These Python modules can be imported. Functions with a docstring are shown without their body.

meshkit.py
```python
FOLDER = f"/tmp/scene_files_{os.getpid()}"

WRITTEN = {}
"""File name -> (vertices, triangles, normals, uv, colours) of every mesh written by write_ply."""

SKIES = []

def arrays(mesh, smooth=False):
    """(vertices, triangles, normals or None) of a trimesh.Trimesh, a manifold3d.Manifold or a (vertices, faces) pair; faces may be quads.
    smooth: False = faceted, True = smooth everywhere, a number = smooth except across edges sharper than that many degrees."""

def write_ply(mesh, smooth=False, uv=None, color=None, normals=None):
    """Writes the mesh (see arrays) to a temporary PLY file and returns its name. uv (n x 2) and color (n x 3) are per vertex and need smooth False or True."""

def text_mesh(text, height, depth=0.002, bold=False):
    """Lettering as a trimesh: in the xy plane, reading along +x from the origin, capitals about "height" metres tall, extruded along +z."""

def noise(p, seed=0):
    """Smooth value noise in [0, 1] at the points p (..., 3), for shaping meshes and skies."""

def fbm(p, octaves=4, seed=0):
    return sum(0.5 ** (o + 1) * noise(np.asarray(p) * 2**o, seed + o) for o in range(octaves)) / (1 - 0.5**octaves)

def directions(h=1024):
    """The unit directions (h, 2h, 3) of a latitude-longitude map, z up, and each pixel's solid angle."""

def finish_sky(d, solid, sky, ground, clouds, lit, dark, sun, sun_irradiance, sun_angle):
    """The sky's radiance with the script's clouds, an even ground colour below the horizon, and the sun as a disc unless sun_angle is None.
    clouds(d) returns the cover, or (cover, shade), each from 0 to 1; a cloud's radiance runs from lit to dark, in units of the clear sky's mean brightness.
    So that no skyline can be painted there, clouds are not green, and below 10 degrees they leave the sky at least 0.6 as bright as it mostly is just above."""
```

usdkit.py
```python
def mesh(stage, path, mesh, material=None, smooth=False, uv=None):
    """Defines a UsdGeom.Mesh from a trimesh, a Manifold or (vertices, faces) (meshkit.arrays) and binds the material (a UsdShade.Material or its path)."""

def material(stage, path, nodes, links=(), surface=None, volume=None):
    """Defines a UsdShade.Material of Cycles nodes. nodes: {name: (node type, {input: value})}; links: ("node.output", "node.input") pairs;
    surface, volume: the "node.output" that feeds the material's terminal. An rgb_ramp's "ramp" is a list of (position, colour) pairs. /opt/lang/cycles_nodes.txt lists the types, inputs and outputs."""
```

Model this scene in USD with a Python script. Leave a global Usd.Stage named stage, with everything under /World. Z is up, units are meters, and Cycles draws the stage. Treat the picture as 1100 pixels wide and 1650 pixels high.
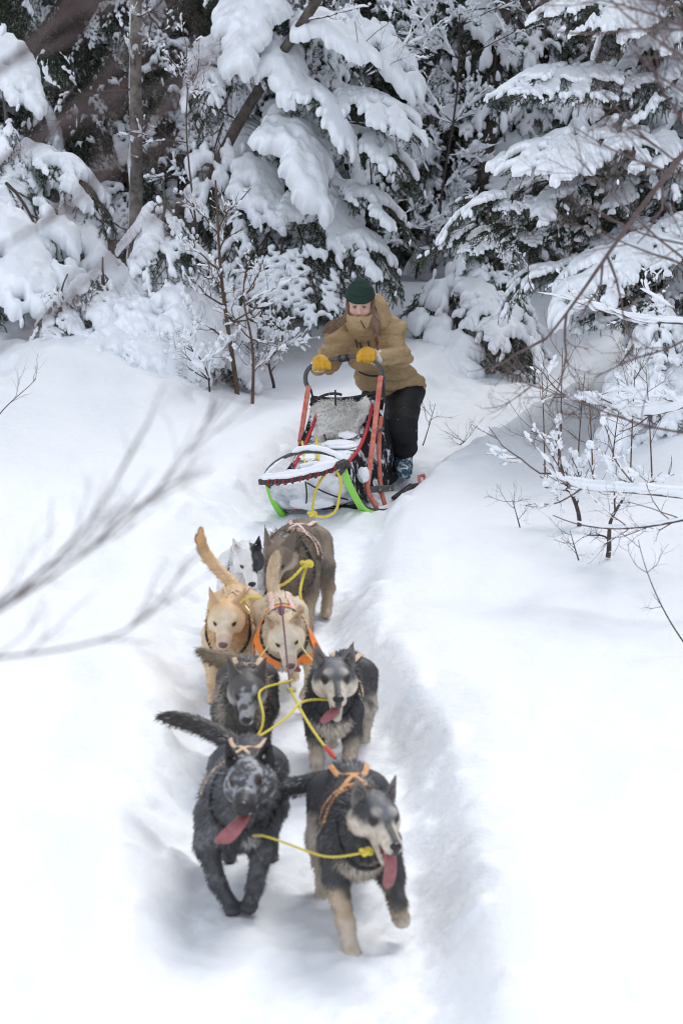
import math, random, numpy as np, trimesh, usdkit, meshkit
from scipy.interpolate import CubicSpline, PchipInterpolator
from scipy.spatial import cKDTree
from pxr import Usd, UsdGeom, UsdLux, UsdShade, Gf, Sdf, Vt

# ------------------------------------------------------------------ camera, sky, sun
stage = Usd.Stage.CreateInMemory()
UsdGeom.SetStageUpAxis(stage, 'Z')
UsdGeom.SetStageMetersPerUnit(stage, 1.0)
UsdGeom.Xform.Define(stage, '/World')
UsdGeom.Scope.Define(stage, '/World/Looks')

EYE = np.array([0.0, 0.0, 4.7]); PITCH = 13.5; FPX = 5200.0
cam = UsdGeom.Camera.Define(stage, '/World/camera')
cam.AddTranslateOp().Set(Gf.Vec3d(*EYE))
cam.AddRotateXOp().Set(90.0 - PITCH)
cam.CreateHorizontalApertureAttr(24.0)
cam.CreateVerticalApertureAttr(36.0)
cam.CreateFocalLengthAttr(FPX / 1100 * 24.0)
cam.CreateFStopAttr(4.0)
cam.CreateFocusDistanceAttr(20.6)
cam.CreateExposureAttr(0.42)
cam.CreateClippingRangeAttr(Gf.Vec2f(0.1, 2000))

SUN_EL, SUN_AZ = math.radians(52), math.radians(28)     # azimuth = atan2(x, y) of the direction towards the sun
dome = UsdLux.DomeLight.Define(stage, '/World/sky')
dome.GetPrim().SetCustomDataByKey('kind', 'structure')
sky_mat = usdkit.material(stage, '/World/Looks/overcast_sky', {
    'sky': ('sky_texture', {'sky_type': 'single_scattering', 'sun_disc': False, 'sun_elevation': SUN_EL, 'sun_rotation': SUN_AZ, 'air_density': 1.0, 'aerosol_density': 2.0, 'ozone_density': 1.0}),
    'tc': ('texture_coordinate', {}),
    'n': ('noise_texture', {'scale': 2.2, 'detail': 4.0, 'roughness': 0.55}),
    'r': ('rgb_ramp', {'ramp': [(0.25, (0.80, 0.80, 0.80)), (0.75, (0.97, 0.97, 0.97))]}),
    'c': ('rgb_ramp', {'ramp': [(0.3, (5.3, 5.8, 6.7)), (0.7, (6.5, 6.9, 7.6))]}),
    'm': ('mix_color', {'use_clamp': False}), 'z': ('separate_xyz', {}), 'cie': ('map_range', {'from_min': 0.0, 'from_max': 1.0, 'to_min': 0.34, 'to_max': 1.25, 'clamp': True}),
    'k': ('mix_color', {'blend_type': 'multiply', 'fac': 1.0, 'use_clamp': False}),
    'bg': ('background_shader', {'strength': 0.1}),
}, [('tc.generated', 'n.vector'), ('n.fac', 'r.fac'), ('n.fac', 'c.fac'), ('sky.color', 'm.a'), ('c.color', 'm.b'), ('r.color', 'm.fac'), ('tc.generated', 'z.vector'), ('z.z', 'cie.value'), ('m.result', 'k.a'), ('cie.result', 'k.b'), ('k.result', 'bg.color')], surface='bg.background')
UsdShade.MaterialBindingAPI.Apply(dome.GetPrim()).Bind(sky_mat)
sun = UsdLux.DistantLight.Define(stage, '/World/sun')
sun.CreateIntensityAttr(0.36); sun.CreateAngleAttr(22.0); sun.CreateNormalizeAttr(True)
sun.CreateColorAttr(Gf.Vec3f(1.0, 0.985, 0.96))
sun.AddRotateZOp().Set(-math.degrees(SUN_AZ)); sun.AddRotateXOp().Set(-(90 - math.degrees(SUN_EL)))

# ------------------------------------------------------------------ helpers
_P = math.radians(PITCH)
FWD = np.array([0, math.cos(_P), -math.sin(_P)]); UPV = np.array([0, math.sin(_P), math.cos(_P)])
def ray(px, py):
    return FWD + np.array([1.0, 0, 0]) * ((px - 550) / FPX) + UPV * ((825 - py) / FPX)
def at(px, py, y):                      # the point of the place seen at photograph pixel (px, py), at distance y up the trail
    d = ray(px, py); return EYE + d * (y / d[1])
def on_z(px, py, z=0.0):
    d = ray(px, py); return EYE + d * ((z - EYE[2]) / d[2])

_used = {}
def fresh(parent, name):
    k = (parent, name); n = _used.get(k, 0); _used[k] = n + 1
    return f'{parent}/{name}' if n == 0 else f'{parent}/{name}_{n:03d}'
def tag(p, label=None, cat=None, group=None, kind=None):
    p = p.GetPrim() if hasattr(p, 'GetPrim') else p
    for k, v in (('label', label), ('category', cat), ('group', group), ('kind', kind)):
        if v: p.SetCustomDataByKey(k, v)
    return p
def thing(name, label, cat, loc=(0, 0, 0), rot=(0, 0, 0), scale=None, group=None):
    x = UsdGeom.Xform.Define(stage, fresh('/World', name))
    x.AddTranslateOp().Set(Gf.Vec3d(*map(float, loc)))
    if any(rot): x.AddRotateXYZOp().Set(Gf.Vec3f(*map(float, rot)))
    if scale is not None: x.AddScaleOp().Set(Gf.Vec3f(*map(float, np.broadcast_to(scale, 3))))
    return tag(x, label, cat, group)
def obj(name, mesh, mat, parent=None, smooth=False, color=None):
    base = str(parent.GetPath()) if parent is not None else '/World'
    m = usdkit.mesh(stage, fresh(base, name), mesh, mat, smooth=smooth)
    if color is not None:
        UsdGeom.PrimvarsAPI(m).CreatePrimvar('coat', Sdf.ValueTypeNames.Color3fArray, 'vertex').Set(Vt.Vec3fArray.FromNumpy(np.asarray(color, np.float32)))
    return m.GetPrim()
def join(parts):
    V, F, n = [], [], 0
    for v, f in parts:
        v = np.asarray(v); f = np.asarray(f)
        if f.shape[1] == 4: f = np.vstack([f[:, [0, 1, 2]], f[:, [0, 2, 3]]])
        V.append(v); F.append(f + n); n += len(v)
    return np.vstack(V), np.vstack(F)
def tube(pts, radii, sides=6, caps=True):
    p = np.asarray(pts, float); n = len(p)
    r = np.broadcast_to(np.asarray(radii, float), (n,))
    t = np.gradient(p, axis=0); t /= np.linalg.norm(t, axis=1, keepdims=True) + 1e-12
    a = np.cross(t[0], [0, 0, 1.0] if abs(t[0][2]) < 0.9 else [1.0, 0, 0]); a /= np.linalg.norm(a)
    ang = np.arange(sides) * 2 * math.pi / sides
    ref = np.eye(3)[np.argmin(np.abs(t).max(0))]; c = np.cross(t, ref)
    if (np.linalg.norm(c, axis=1) > .25).all():
        a = c / np.linalg.norm(c, axis=1, keepdims=True); b = np.cross(t, a)
        V = p[:, None] + r[:, None, None] * (np.cos(ang)[None, :, None] * a[:, None] + np.sin(ang)[None, :, None] * b[:, None]); V = list(V)
    else:
        V = []
        for i in range(n):
            a = a - t[i] * a.dot(t[i]); a /= np.linalg.norm(a) + 1e-12
            b = np.cross(t[i], a); V.append(p[i] + r[i] * (np.cos(ang)[:, None] * a + np.sin(ang)[:, None] * b))
    V = np.vstack(V); F = []
    i, j = np.meshgrid(np.arange(n - 1), np.arange(sides), indexing='ij')
    q = np.stack([i * sides + j, i * sides + (j + 1) % sides, (i + 1) * sides + (j + 1) % sides, (i + 1) * sides + j], -1).reshape(-1, 4)
    F = np.vstack([q[:, [0, 1, 2]], q[:, [0, 2, 3]]])
    if caps:
        V = np.vstack([V, p[0], p[-1]]); k = len(V) - 2
        j = np.arange(sides); e = (n - 1) * sides
        F = np.vstack([F, np.stack([(j + 1) % sides, j, np.full(sides, k)], 1), np.stack([e + j, e + (j + 1) % sides, np.full(sides, k + 1)], 1)])
    return V, F
def spline(pts, n=24):
    p = np.asarray(pts, float); s = np.r_[0, np.cumsum(np.linalg.norm(np.diff(p, axis=0), axis=1))]
    if len(p) == 2: return p[0] + (p[1] - p[0]) * np.linspace(0, 1, n)[:, None]
    return CubicSpline(s, p)(np.linspace(0, s[-1], n))
def box_bevel(size, bev=0.004):
    import manifold3d as m3
    sx, sy, sz = (max(s - 2 * bev, 1e-4) / 2 for s in size)
    pts = [(x * sx + dx, y * sy + dy, z * sz + dz) for x in (-1, 1) for y in (-1, 1) for z in (-1, 1) for dx, dy, dz in ((x * bev, 0, 0), (0, y * bev, 0), (0, 0, z * bev))]
    m = m3.Manifold.hull_points([tuple(map(float, p)) for p in pts]).to_mesh()
    return np.array(m.vert_properties[:, :3]), np.array(m.tri_verts)
def frame(x, up=(0, 0, 1)):
    x = np.asarray(x, float); x = x / np.linalg.norm(x); z = np.asarray(up, float)
    y = np.cross(z, x); y /= np.linalg.norm(y); return np.stack([x, y, np.cross(x, y)], 1)
def bar(a, b, w, h, up=(0, 0, 1), bev=0.003):
    a = np.asarray(a, float); b = np.asarray(b, float); L = np.linalg.norm(b - a)
    v, f = box_bevel((L, w, h), bev); return v @ frame(b - a, up).T + (a + b) / 2, f

def surface_nets(fn, lo, hi, h):
    lo = np.asarray(lo, float); n = (np.ceil((np.asarray(hi) - lo) / h / 4).astype(int)) * 4 + 1
    ax = [lo[k] + h * np.arange(n[k]) for k in range(3)]
    # a coarse pass first, then only the cells near the surface
    cx = [a[::4] for a in ax]; CG = np.stack(np.meshgrid(*cx, indexing='ij'), -1); cn = CG.shape[:3]
    CD = fn(CG.reshape(-1, 3)).reshape(cn)
    D = np.repeat(np.repeat(np.repeat(CD, 4, 0), 4, 1), 4, 2)[2:, 2:, 2:][:n[0], :n[1], :n[2]]
    pad = [(0, n[k] - D.shape[k]) for k in range(3)]; D = np.pad(D, pad, mode='edge').copy()
    near = np.argwhere(np.abs(D) < h * 5.5)
    D[tuple(near.T)] = fn(lo + h * near)
    S = D < 0
    c = np.zeros(tuple(n - 1), int)
    for dx, dy, dz in np.ndindex(2, 2, 2): c += S[dx:n[0] - 1 + dx, dy:n[1] - 1 + dy, dz:n[2] - 1 + dz]
    act = (c > 0) & (c < 8); I = np.argwhere(act); idx = -np.ones(tuple(n - 1), int); idx[act] = np.arange(len(I))
    P = np.zeros((len(I), 3)); W = np.zeros(len(I))
    corners = np.array(list(np.ndindex(2, 2, 2)))
    for a in range(8):
        for b in range(a + 1, 8):
            if np.abs(corners[a] - corners[b]).sum() != 1: continue
            da = D[tuple((I + corners[a]).T)]; db = D[tuple((I + corners[b]).T)]
            x = (da < 0) != (db < 0); t = np.where(x, da / np.where(x, da - db, 1), 0)
            P += np.where(x[:, None], corners[a] + t[:, None] * (corners[b] - corners[a]), 0); W += x
    V = lo + h * (I + P / W[:, None]); F = []
    for k in range(3):
        u, w = (k + 1) % 3, (k + 2) % 3
        sl0 = [slice(None)] * 3; sl1 = [slice(None)] * 3; sl0[k] = slice(0, -1); sl1[k] = slice(1, None)
        X = np.argwhere(S[tuple(sl0)] != S[tuple(sl1)])
        X = X[(X[:, u] > 0) & (X[:, w] > 0) & (X[:, u] < n[u] - 1) & (X[:, w] < n[w] - 1)]
        e = np.zeros(3, int); eu = e.copy(); eu[u] = 1; ew = e.copy(); ew[w] = 1
        q = np.stack([idx[tuple((X - eu - ew).T)], idx[tuple((X - ew).T)], idx[tuple(X.T)], idx[tuple((X - eu).T)]], 1)
        flip = ~S[tuple(X.T)]; q[flip] = q[flip][:, ::-1]; F.append(q)
    F = np.vstack(F); return V, np.vstack([F[:, [0, 1, 2]], F[:, [0, 2, 3]]])
def taubin(V, F, lam, nu, it):
    from scipy.sparse import coo_matrix, diags
    e = np.vstack([F[:, [0, 1]], F[:, [1, 2]], F[:, [2, 0]]]); e = np.vstack([e, e[:, ::-1]])
    W = coo_matrix((np.ones(len(e)), (e[:, 0], e[:, 1])), shape=(len(V), len(V))).tocsr(); W.data[:] = 1
    d = np.asarray(W.sum(1)).ravel(); V = np.array(V, float); ok = (d > 0)[:, None]; inv = 1 / np.maximum(d, 1)[:, None]
    for i in range(it): V = V + (lam if i % 2 == 0 else -nu) * np.where(ok, (W @ V) * inv - V, 0)
    return V
def vnormals(V, F):
    N = np.zeros_like(V); c = np.cross(V[F[:, 1]] - V[F[:, 0]], V[F[:, 2]] - V[F[:, 0]])
    for k in range(3): np.add.at(N, F[:, k], c)
    return N / (np.linalg.norm(N, axis=1, keepdims=True) + 1e-12)
def cone(p, a, b, ra, rb):              # distance to a tapered capsule
    a = np.asarray(a, float); b = np.asarray(b, float); ab = b - a
    t = np.clip((p - a) @ ab / (ab @ ab + 1e-12), 0, 1)
    return np.linalg.norm(p - a - t[:, None] * ab, axis=1) - (ra + t * (rb - ra))
def ell(p, c, r, R=None):
    q = p - np.asarray(c, float)
    if R is not None: q = q @ R
    r = np.asarray(r, float); k0 = np.linalg.norm(q / r, axis=1); k1 = np.linalg.norm(q / (r * r), axis=1)
    return k0 * (k0 - 1) / np.maximum(k1, 1e-9)
def smin(a, b, k):
    h = np.maximum(k - np.abs(a - b), 0) / k; return np.minimum(a, b) - h * h * k / 4
def smax(a, b, k): return -smin(-a, -b, k)

# ------------------------------------------------------------------ materials
def mat(name, col, rough=0.6, var=0.0, scale=20.0, bump=0.0, bscale=60.0, col2=None, **kw):
    nodes = {'p': ('principled_bsdf', {'base_color': col, 'roughness': rough, **kw})}; links = []
    if col2 is not None or bump:
        nodes['g'] = ('texture_coordinate', {})
    if col2 is not None:
        nodes['n'] = ('noise_texture', {'scale': scale, 'detail': 4.0, 'roughness': 0.6})
        nodes['r'] = ('rgb_ramp', {'ramp': [(0.35, col), (0.65, col2)]})
        links += [('g.object', 'n.vector'), ('n.fac', 'r.fac'), ('r.color', 'p.base_color')]
    if bump:
        nodes['bn'] = ('noise_texture', {'scale': bscale, 'detail': 3.0}); nodes['b'] = ('bump', {'strength': bump, 'distance': 0.01})
        links += [('g.object', 'bn.vector'), ('bn.fac', 'b.height'), ('b.normal', 'p.normal')]
    return usdkit.material(stage, f'/World/Looks/{name}', nodes, links, surface='p.BSDF')
M = {}
M['snow'] = mat('snow', (0.86, 0.88, 0.91), 0.55, bump=0.35, bscale=55.0, specular_ior_level=0.25)
M['ground_snow'] = usdkit.material(stage, '/World/Looks/ground_snow', {
    'g': ('geometry', {}), 'p': ('principled_bsdf', {'base_color': (0.88, 0.895, 0.92), 'roughness': 0.55, 'specular_ior_level': 0.25}),
    'n1': ('noise_texture', {'scale': 14.0, 'detail': 5.0, 'roughness': 0.6}), 'n2': ('noise_texture', {'scale': 160.0, 'detail': 2.0}),
    'm': ('math', {'math_type': 'multiply_add', 'value2': 0.12}), 'b': ('bump', {'strength': 0.6, 'distance': 0.02})},
    [('g.position', 'n1.vector'), ('g.position', 'n2.vector'), ('n2.fac', 'm.value1'), ('n1.fac', 'm.value3'), ('m.value', 'b.height'), ('b.normal', 'p.normal')], surface='p.BSDF')
def coat_mat(name, rough, spec=0.3):
    return usdkit.material(stage, f'/World/Looks/{name}', {'a': ('attribute', {'attribute': 'coat'}), 'p': ('principled_bsdf', {'roughness': rough, 'specular_ior_level': spec})}, [('a.color', 'p.base_color')], surface='p.BSDF')
M['needle'] = coat_mat('spruce_needles', 0.6, 0.3)
M['twig'] = mat('spruce_twig', (0.045, 0.032, 0.024), 0.8, col2=(0.09, 0.075, 0.06), scale=30)
M['bark'] = mat('spruce_bark', (0.05, 0.038, 0.03), 0.9, col2=(0.13, 0.11, 0.095), scale=14, bump=0.8, bscale=30)
M['birch_bark'] = mat('birch_bark', (0.30, 0.27, 0.24), 0.8, col2=(0.06, 0.045, 0.035), scale=9, bump=0.6, bscale=30)
M['dark_twig'] = mat('dark_twig', (0.035, 0.026, 0.024), 0.75, col2=(0.075, 0.055, 0.05), scale=25)
M['brown_stem'] = mat('brown_stem', (0.13, 0.075, 0.04), 0.75, col2=(0.06, 0.04, 0.03), scale=12)
M['near_twig'] = mat('near_twig', (0.085, 0.055, 0.052), 0.75, col2=(0.13, 0.09, 0.085), scale=12)
# ------------------------------------------------------------------ the snow ground, one sheet with the packed trail pressed into it
_ty = np.array([-60, 5, 9, 12.5, 14.3, 16.2, 18, 19.5, 20.5, 21.3, 23, 25, 28, 32, 60.])
_tx = np.array([-.1, -.1, -.1, -.15, -.22, -.40, -.38, -.14, .16, .42, 1.1, 2.2, 3.9, 6.0, 16.])
TRAIL = PchipInterpolator(_ty, _tx); TRAIL_D = TRAIL.derivative()
def sstep(a, b, x):
    t = np.clip((x - a) / (b - a), 0, 1); return t * t * (3 - 2 * t)
def ground_z(x, y, fine=True):
    x = np.asarray(x, float); y = np.asarray(y, float); P = np.stack([x, y, 0 * x], -1)
    s = (x - TRAIL(np.clip(y, -60, 60))) / np.sqrt(1 + TRAIL_D(np.clip(y, -60, 60)) ** 2)
    wob = (meshkit.fbm(P * [.7, .6, 1] + 7, 2, 3) - .5)
    half = np.where(s > 0, 0.46, 0.44) + 0.22 * wob
    side = np.where(s > 0, 0.205 + 0.08 * wob, 0.165 + 0.10 * wob)
    a = np.abs(s)
    bank = side * np.where(s > 0, sstep(half - .06, half + .24, a), sstep(half - .04, half + .30, a)) + 0.035 * np.exp(-((a - half - .38) / .2) ** 2)
    z = bank
    # rolling drifts outside the trail, and the churned bed within it
    out = sstep(half, half + .7, a)
    z = z + out * (0.22 * (meshkit.fbm(P * [.55, .4, 1] + 3.1, 3, 11) - .5) + 0.08 * (meshkit.fbm(P * [2.2, 1.5, 1], 3, 5) - .5))
    if fine:
        bed = 1 - sstep(half - .1, half + .35, a)
        lump = meshkit.fbm(P * [7, 5, 1] + 2, 4, 21)
        z = z + bed * (0.05 * (lump - .5) + 0.035 * (meshkit.fbm(P * [16, 13, 1] + 4, 2, 23) - .5) + 0.05 * np.maximum(meshkit.noise(P * [5, 4, 1] + 9, 8) - .55, 0)) + (1 - bed) * 0.020 * (meshkit.fbm(P * [7, 4, 1], 4, 31) - .5)
        z = z + 0.05 * sstep(.56, .8, meshkit.noise(P * [6, 5, 1], 40)) * np.exp(-((a - half - .12) / .16) ** 2)
    # the forest floor heaves and rises behind; the photographer's slope rises in front
    z = z + sstep(22.5, 26, y) * 0.5 * (meshkit.fbm(P * [.7, .7, 1] + 5, 3, 17) - .35) * sstep(.5, 1.4, a)
    z = z + 0.16 * np.clip(y - 31, 0, 40) ** 1.0
    z = z + sstep(-.5, -1.5, x) * sstep(20.2, 22.8, y) * (0.25 + .60 * (meshkit.fbm(P * [1.6, 1.3, 1] + 8, 3, 19) - .5)) + 0.22 * sstep(1.5, 2.3, x) * sstep(18.5, 20.5, y)
    near = np.clip((10.5 - y) / 9.0, 0, 1)
    z = z + 2.95 * near ** 1.35 * (1 - .0 * x)
    return z
def graded(dense_lo, dense_hi, step, far, grow=1.22):
    a = list(np.arange(dense_lo, dense_hi + step / 2, step)); s = step
    while a[-1] < far[1]: s *= grow; a.append(a[-1] + s)
    s = step; b = []; v = dense_lo
    while v > far[0]: s *= grow; v -= s; b.append(v)
    return np.array(b[::-1] + a)
gx = graded(-1.3, 1.3, 0.024, (-250, 250), 1.06); gy = graded(10.5, 24.5, 0.03, (-60, 400), 1.07)
GX, GY = np.meshgrid(gx, gy, indexing='xy'); GZ = ground_z(GX, GY)
nx_, ny_ = len(gx), len(gy); ii, jj = np.meshgrid(np.arange(nx_ - 1), np.arange(ny_ - 1), indexing='xy')
q = np.stack([jj * nx_ + ii, jj * nx_ + ii + 1, (jj + 1) * nx_ + ii + 1, (jj + 1) * nx_ + ii], -1).reshape(-1, 4)
g = obj('snow_ground', (np.stack([GX, GY, GZ], -1).reshape(-1, 3), q), M['ground_snow'], smooth=True)
tag(g, 'deep white snow covering the ground with the trodden sled trail pressed into it', 'snow', kind='structure')

# ------------------------------------------------------------------ spruce boughs: class prims that every spruce refers to
KINDS = stage.CreateClassPrim('/World/kinds')
def bough_skeleton(rng, n_side=11, spread=.5, twiglets=True):
    segs = []                                   # (x0, y0, x1, y1) in the bough's plane, length 1 along x
    segs.append((0, 0, 1, 0))
    for i in range(n_side):
        t = .10 + .86 * (i + .5 * rng.random()) / n_side
        for s in (-1, 1):
            if rng.random() < .08: continue
            L = spread * (1 - t) ** .75 * rng.uniform(.75, 1.1) + .07; a = math.radians(rng.uniform(38, 62))
            x1, y1 = t + L * math.cos(a), s * L * math.sin(a)
            segs.append((t, 0, x1, y1))
            if twiglets:
                m = int(L / .085)
                for k in range(1, m + 1):
                    u = k / (m + .6); l2 = .10 * (1 - .5 * u) * rng.uniform(.7, 1.3)
                    for s2 in (-1, 1):
                        b = a * s + s2 * math.radians(rng.uniform(35, 60))
                        X, Y = t + (x1 - t) * u, y1 * u
                        segs.append((X, Y, X + l2 * math.cos(b), Y + l2 * math.sin(b)))
    return np.array(segs)
def seg_dist(px, py, S):
    d = np.full(px.shape, 9.0)
    for x0, y0, x1, y1 in S:
        vx, vy = x1 - x0, y1 - y0
        t = np.clip(((px - x0) * vx + (py - y0) * vy) / (vx * vx + vy * vy + 1e-9), 0, 1)
        d = np.minimum(d, np.hypot(px - x0 - t * vx, py - y0 - t * vy))
    return d
def make_bough(idx, style):
    rng = random.Random(900 + idx); nr = np.random.default_rng(900 + idx)
    heavy = {'laden': 1.0, 'mid': .6, 'frost': .28, 'dark': .0}[style]
    S = bough_skeleton(rng, n_side=rng.randint(8, 11), spread=rng.uniform(*{'laden': (.26, .44), 'mid': (.34, .54), 'frost': (.38, .58), 'dark': (.36, .56)}[style]))
    droop = rng.uniform(.22, .42) + .12 * heavy; sdroop = rng.uniform(.35, .7); ph = rng.uniform(0, 9)
    def warp(x, y):
        return -droop * np.maximum(x, 0) ** 1.9 - sdroop * np.abs(y) ** 1.5 + .05 * np.sin(5 * x + ph) + .04 * np.sin(9 * y + ph * 2) * np.abs(y)
    base = f'/World/kinds/bough_{idx:02d}'
    UsdGeom.Xform.Define(stage, base)
    # snow lying on it
    if heavy > 0:
        h = .014; X = np.arange(-.12, 1.22, h); Y = np.arange(-.72, .72, h); GX, GY = np.meshgrid(X, Y, indexing='ij')
        P = np.stack([GX, GY, 0 * GX], -1)
        S2 = S.copy(); fr = {'laden': .95, 'mid': .80, 'frost': .74}[style]; S2[:, 2:] = S[:, :2] + (S[:, 2:] - S[:, :2]) * fr
        dist = seg_dist(GX, GY, S2)
        gaps = meshkit.fbm(P * 5.5 + idx * 3.7, 3, idx)
        rad = {'laden': .050, 'mid': .032, 'frost': .020}[style]
        sd = dist - rad * (0.55 + .9 * gaps) + {'laden': 0.0, 'mid': .010, 'frost': .006}[style] * 0
        cut = {'laden': .34, 'mid': .44, 'frost': .50}[style]
        sd = np.maximum(sd, (cut - gaps) * .35)          # bare patches where snow has slid off
        inside = sd < 0
        from scipy.ndimage import distance_transform_edt
        dep = np.where(inside, distance_transform_edt(inside) * h, 0)
        dm = {'laden': .10, 'mid': .055, 'frost': .032}[style]
        u = np.clip(dep / dm, 0, 1); prof = np.sqrt(np.maximum(1 - (1 - u) ** 2, 0))
        T = {'laden': .112, 'mid': .062, 'frost': .034}[style]
        thick = T * prof * (.45 + .7 * meshkit.fbm(P * 4 + 11, 3, idx + 50) + .45 * meshkit.fbm(P * 13 + 5, 3, idx + 70))
        top = warp(GX, GY) + thick + .012; bot = warp(GX, GY) - .006 - .1 * T * prof
        cell = inside[:-1, :-1] & inside[1:, :-1] & inside[:-1, 1:] & inside[1:, 1:]
        n0, n1 = GX.shape; ids = np.arange(n0 * n1).reshape(n0, n1); c = np.argwhere(cell)
        a, b, cc, d = ids[c[:, 0], c[:, 1]], ids[c[:, 0] + 1, c[:, 1]], ids[c[:, 0] + 1, c[:, 1] + 1], ids[c[:, 0], c[:, 1] + 1]
        qt = np.stack([a, b, cc, d], 1); N = n0 * n1
        # side walls along the rim
        E = {}
        e = np.vstack([np.stack([a, b], 1), np.stack([b, cc], 1), np.stack([cc, d], 1), np.stack([d, a], 1)])
        key = e[:, 0] * N + e[:, 1]; rev = e[:, 1] * N + e[:, 0]; rim = e[~np.isin(key, rev)]
        walls = np.stack([rim[:, 1], rim[:, 0], rim[:, 0] + N, rim[:, 1] + N], 1)
        jit = (nr.random((n0, n1, 2)) - .5) * h * .5
        gx2, gy2 = GX + jit[..., 0], GY + jit[..., 1]
        V = np.vstack([np.stack([gx2, gy2, top], -1).reshape(-1, 3), np.stack([gx2, gy2, bot], -1).reshape(-1, 3)])
        F = np.vstack([qt, qt[:, ::-1] + N, walls]); used = np.unique(F); mp = -np.ones(len(V), int); mp[used] = np.arange(len(used))
        V, F = V[used], mp[F]; F = np.vstack([F[:, [0, 1, 2]], F[:, [0, 2, 3]]])
        tm = (taubin(V, F, .5, .52, 6), F)
        usdkit.mesh(stage, base + '/snow_pad', tm, M['snow'], smooth=True)
    # needles on every twig, and hanging twigs below
    A = np.column_stack([S[:, 0], S[:, 1], warp(S[:, 0], S[:, 1]) - .008]); B = np.column_stack([S[:, 2], S[:, 3], warp(S[:, 2], S[:, 3]) - .012])
    hang = []
    for k in range({'laden': 50, 'mid': 60, 'frost': 60, 'dark': 120}[style]):
        i = rng.randrange(len(S)); u = rng.random(); p = A[i] + (B[i] - A[i]) * u; L = rng.uniform(.05, .16 if style != 'dark' else .26)
        hang.append((p, p + np.array([rng.uniform(-.02, .06) * 1.2, rng.uniform(-.03, .03), -L])))
    A = np.vstack([A, [p for p, _ in hang]]); B = np.vstack([B, [p for _, p in hang]])
    L = np.linalg.norm(B - A, axis=1); n_needles = {'laden': 8000, 'mid': 9500, 'frost': 10000, 'dark': 10000}[style]
    pick = nr.choice(len(A), n_needles, p=L / L.sum()); u = nr.random(n_needles)[:, None]
    P0 = A[pick] + (B[pick] - A[pick]) * u; D = (B[pick] - A[pick]) / L[pick][:, None]
    side = nr.normal(size=(n_needles, 3)); side -= D * (side * D).sum(1, keepdims=True); side /= np.linalg.norm(side, axis=1, keepdims=True)
    d = D * .75 + side * .75 + np.array([0, 0, -.12]); d /= np.linalg.norm(d, axis=1, keepdims=True)
    ln = nr.uniform(.016, .032, n_needles)[:, None]; wv = np.cross(d, nr.normal(size=(n_needles, 3))); wv /= np.linalg.norm(wv, axis=1, keepdims=True); wv *= .0025
    V = np.stack([P0 - wv, P0 + wv, P0 + d * ln], 1).reshape(-1, 3); F = np.arange(len(V)).reshape(-1, 3)
    k = nr.random(n_needles); C = np.stack([np.interp(k, [0, .5, .84, .92, 1], c) for c in ((.020, .034, .055, .30, .7), (.033, .052, .06, .32, .72), (.014, .022, .03, .33, .74))], 1).repeat(3, 0)
    tw = [tube([[t, 0, warp(np.array(t), np.array(0.)) - .01] for t in np.linspace(0, 1, 9)], np.linspace(.013, .003, 9), 5)]
    for i in range(1, len(S)):
        if L[i] > .13: tw.append(tube([A[i], B[i]], [.005, .002], 3, caps=False))
    tv, tf = join(tw); NV, NF = join([(V, F), (tv, tf)]); NC = np.vstack([C, np.tile((.055, .042, .033), (len(tv), 1))])
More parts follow.
